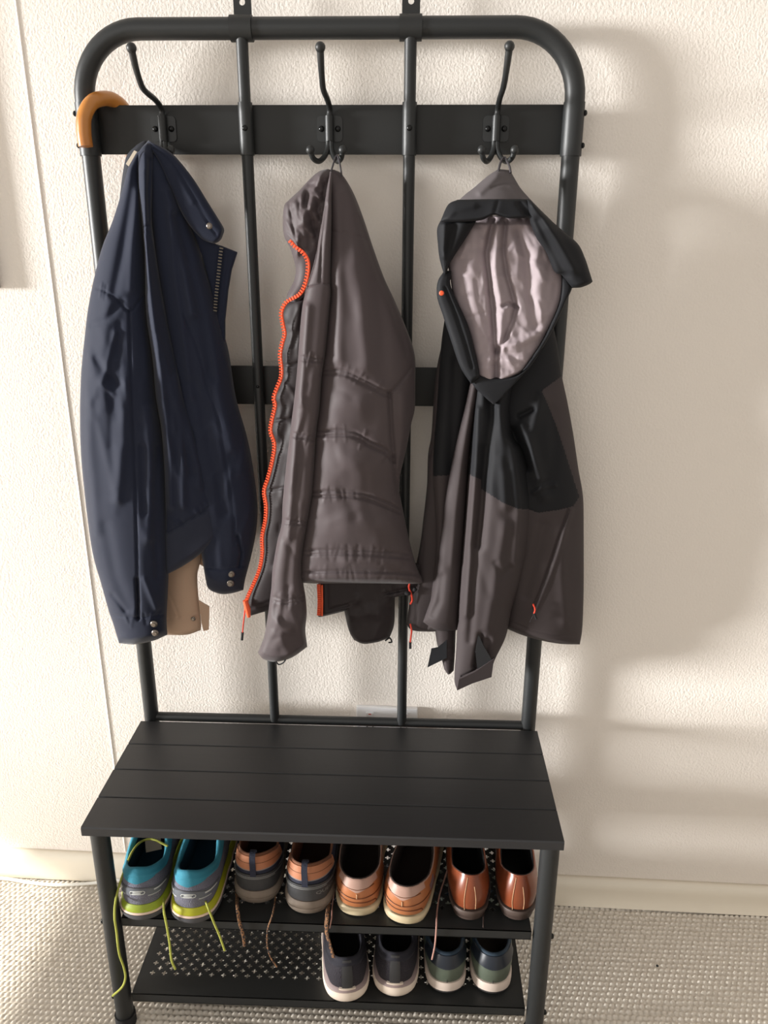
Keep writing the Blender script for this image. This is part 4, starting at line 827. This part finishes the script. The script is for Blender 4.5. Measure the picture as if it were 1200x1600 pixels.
sh.hang(M['speck'], [(519,1310,None,.30),(520,1345,None,.275),(517,1380,None,.255),(514,1410,None,.243),(511,1432,-.277),(510,1455,-.2785),(515,1475,-.279),(521,1496,-.279)], .0032, flat=.5)

def loafer(x, y, rot, foot, lab, logo):
    s = Shoe('casual_shoe', lab, x, y, ZU, rot, foot, L=.280, wid=1.0, zs=(.015,.014), hz=.070, side=.058, throat=.074, s0=.03, s1=.50, rw=.0340, bulge=.005)
    s.sole([('sole', M['cream'], (0,0), (.0115,.0105), -.001,.0018,.0008), ('welt', M['cream'], (.0113,.0103), (.0148,.0138), .0018,-.0005,.0003)])
    s.upper(M['tan']); s.inside(M['lin_br'], M['lin_br'], pad=.0035)
    s.patch('heel_patch', M['tan_lt'], -.62, .62, lambda p: .60+.22*np.minimum(1, np.abs(p)/.45)**.8, .985, .0010, 30)
    s.lines('seam', M['tan_dk'], [[(p, .40+.16*abs(p)**1.1) for p in np.linspace(-1.1, 1.1, 17)], [(-.62,.30),(-.5,.33),(-.2,.26),(0,.245),(.25,.235),(.45,.22),(.52,.10)], [(p, .705+.12*abs(p)) for p in np.linspace(-.45, .45, 9)]], .0008)
    s.lines('seam', M['stitch'], [[(0,.42),(0,.58)]], .0007)
    rx = [(p, 1.0) for p in np.linspace(-2.4, 2.4, 40)]
    s.lines('topline_binding', M['tan_lt'], [rx], .0013, .0004)
    if logo: s.patch('stamped_logo', M['greylogo'], .78, 1.02, lambda p: .50+.5*(p-.78), lambda p: .72+.5*(p-.78), .0009, 8, 2)
    s.tongue(M['tan'], .021, .004); s.laces(M['tan_dk'], 4)
    return s
sh = loafer(.051, -.258, -.03, -1, 'tan leather casual shoe with cream sole, beside the hiking shoes', False)
sh.hang(M['pinklace'], [(527,1372,None,.252),(522,1395,None,.245),(519,1416,None,.2405),(518,1434,-.277),(515,1450,-.277)], .0010)
sh = loafer(.124, -.270, -.20, 1, 'tan leather casual shoe with grey side stamp, toe turned to the right', True)
sh.hang(M['pinklace'], [(702,1350,None,.262),(694,1375,None,.248),(687,1398,None,.242),(683,1423,None,.2405),(682,1444,-.277),(681,1462,-.278),(679,1480,-.278),(675,1499,-.278)], .0013)

def dress(x, y, rot, foot, lab):
    s = Shoe('dress_shoe', lab, x, y, ZU, rot, foot, L=.295, wid=.87, zs=(.021,.012), hz=.084, side=.062, throat=.078, s0=.045, s1=.47, rw=.0280, bulge=.006, inset=.0035)
    s.sole([('heel_block', M['sole_br'], (0,0), (.015,.006), -.004,-.002,.0005), ('welt', M['sole_br'], (.0148,.0058), (.0205,.011), .0005,-.0005,.0005)])
    s.upper(M['cognac']); s.inside(M['blacklin'], M['blacklin'], pad=.003)
    s.lines('heel_seam', M['stitch'], [[(-.18,.0),(-.17,.4),(-.12,.95)], [(.12,.05),(.10,.4),(.06,.75)]], .0005, .0004)
    s.lines('topline_binding', M['cognac'], [[(p, 1.0) for p in np.linspace(-2.4, 2.4, 40)]], .0016, .0002)
    s.tongue(M['cognac'], .018, .004); s.laces(M['darklace'], 4)
    return s
sh = dress(.235, -.262, .01, -1, 'cognac leather dress shoe with a thin lace hanging on its right side')
sh.hang(M['darklace'], [(754,1350,None,.30),(762,1362,None,.285),(766,1385,None,.262),(763,1405,None,.25),(757,1420,None,.2405),(755,1444,-.2745),(755,1449,-.2765)], .0010)
sh = dress(.312, -.259, -.03, 1, 'cognac leather dress shoe at the right end of the upper shelf')

def trainer(x, y, rot, foot, lab, tilt=0):
    s = Shoe('sneaker', lab, x, y, ZL, rot, foot, L=.285, wid=1.02, zs=(.028,.024), hz=.084, side=.062, throat=.090, s0=.035, s1=.50, rw=.0300, bulge=.006, peak=.004, inset=.006, tilt=tilt)
    s.sole([('midsole', M['white_fm'], (0,0), (.0245,.018), -.005,.0005,.0036), ('midsole_insert', M['mauve'], (.0243,.0178), (.030,.026), .0000,-.0055,.0006)])
    s.upper(M['knit']); s.inside(M['knit_lin'], M['blacklin'], pad=.008, collar=M['knit_lin'], tcol=.84)
    s.patch('heel_strip', M['heelgrey'], -.12, .12, .02, 1.04, .0022, 8)
    s.patch('sole_rise', M['white_fm'], -.20, .20, -.04, .09, .0035, 14)
    s.line('sole_joint', M['mauve'], [(0,-.03),(0,.08)], .0005, .004)
    s.tongue(M['knit'], .019, .012); s.laces(M['knit_lin'])
    return s
sh = trainer(.036, -.281, .13, -1, 'dark knit sneaker with off-white sole, jutting over the lower shelf edge')
sh = trainer(.114, -.268, -.01, 1, 'dark knit sneaker with off-white sole, beside the sage green sneakers')

def court(x, y, rot, foot, lab):
    s = Shoe('leather_sneaker', lab, x, y, ZL, rot, foot, L=.280, wid=.92, zs=(.021,.018), hz=.078, side=.060, throat=.080, s0=.035, s1=.50, rw=.0305, bulge=.0055)
    s.sole([('outsole', M['under'], (0,0), (.006,.005), -.001,.0015,.0004), ('sidewall', M['white_rb'], (.0058,.0048), (.0220,.0188), .0012,-.0004,.0008)])
    s.upper(M['olive']); s.inside(M['lin_ol'], M['lin_ol'], pad=.007, collar=M['blue_lin'], tcol=.9)
    s.patch('padded_heel_collar', M['navy_pad'], -.85, .85, lambda p: .60+.14*np.abs(p)/.85, lambda p: 1.0+.0*p, .0032, 30)
    s.lines('seam', M['under'], [[(p, .595+.14*abs(p)/.85) for p in np.linspace(-.85, .85, 12)], [(0,.02),(0,.14)]], .0007)
    s.lines('sidewall_edge', M['under'], [[(p, .0) for p in np.linspace(-1.2,1.2,14)]], .0005)
    s.tongue(M['olive'], .020, .010); s.laces(M['olive'], 4)
    return s
sh = court(.202, -.254, .02, -1, 'sage green leather sneaker with a pink lace end hanging in front of it')
sh = court(.279, -.252, -.02, 1, 'sage green leather sneaker nearest the right end of the lower shelf')

# ------------------------------------------------------------------ light
w = bpy.data.worlds.new('world'); SC.world = w; w.use_nodes = True
w.node_tree.nodes['Background'].inputs[0].default_value = (1.0, .925, .84, 1); w.node_tree.nodes['Background'].inputs[1].default_value = .62
def area(name, loc, rot, sx, sy, e, c):
    l = bpy.data.lights.new(name, 'AREA'); l.shape = 'RECTANGLE'; l.size = sx; l.size_y = sy; l.energy = e; l.color = c
    ob = bpy.data.objects.new(name, l); COL.objects.link(ob); ob.location = loc; ob.rotation_euler = rot; return ob
sky = bpy.data.lights.new('window_skylight', 'SUN'); sky.energy = 7.8; sky.angle = math.radians(10); sky.color = (1,.99,.97)    # broad daylight from the window side
ko = bpy.data.objects.new('window_skylight', sky); COL.objects.link(ko); ko.rotation_euler = Vector((1, .245, -.03)).to_track_quat('-Z', 'Y').to_euler()
area('room_fill', (-.9,-2.5,1.75), (math.radians(78), 0, math.radians(-14)), 1.6, 1.2, 6, (1,.97,.93))   # added fill lamp behind the viewer, brightens the front
sun = bpy.data.lights.new('sun', 'SUN'); sun.energy = 10; sun.angle = math.radians(.53); sun.color = (1,.96,.88)
so = bpy.data.objects.new('sun', sun); COL.objects.link(so)
d = Vector((1, .13, -.566)); so.rotation_euler = d.to_track_quat('-Z', 'Y').to_euler()
vs = SC.view_settings; vs.view_transform = 'Standard'; vs.look = 'None'; vs.gamma = 1; vs.use_curve_mapping = False; vs.exposure = 0.0
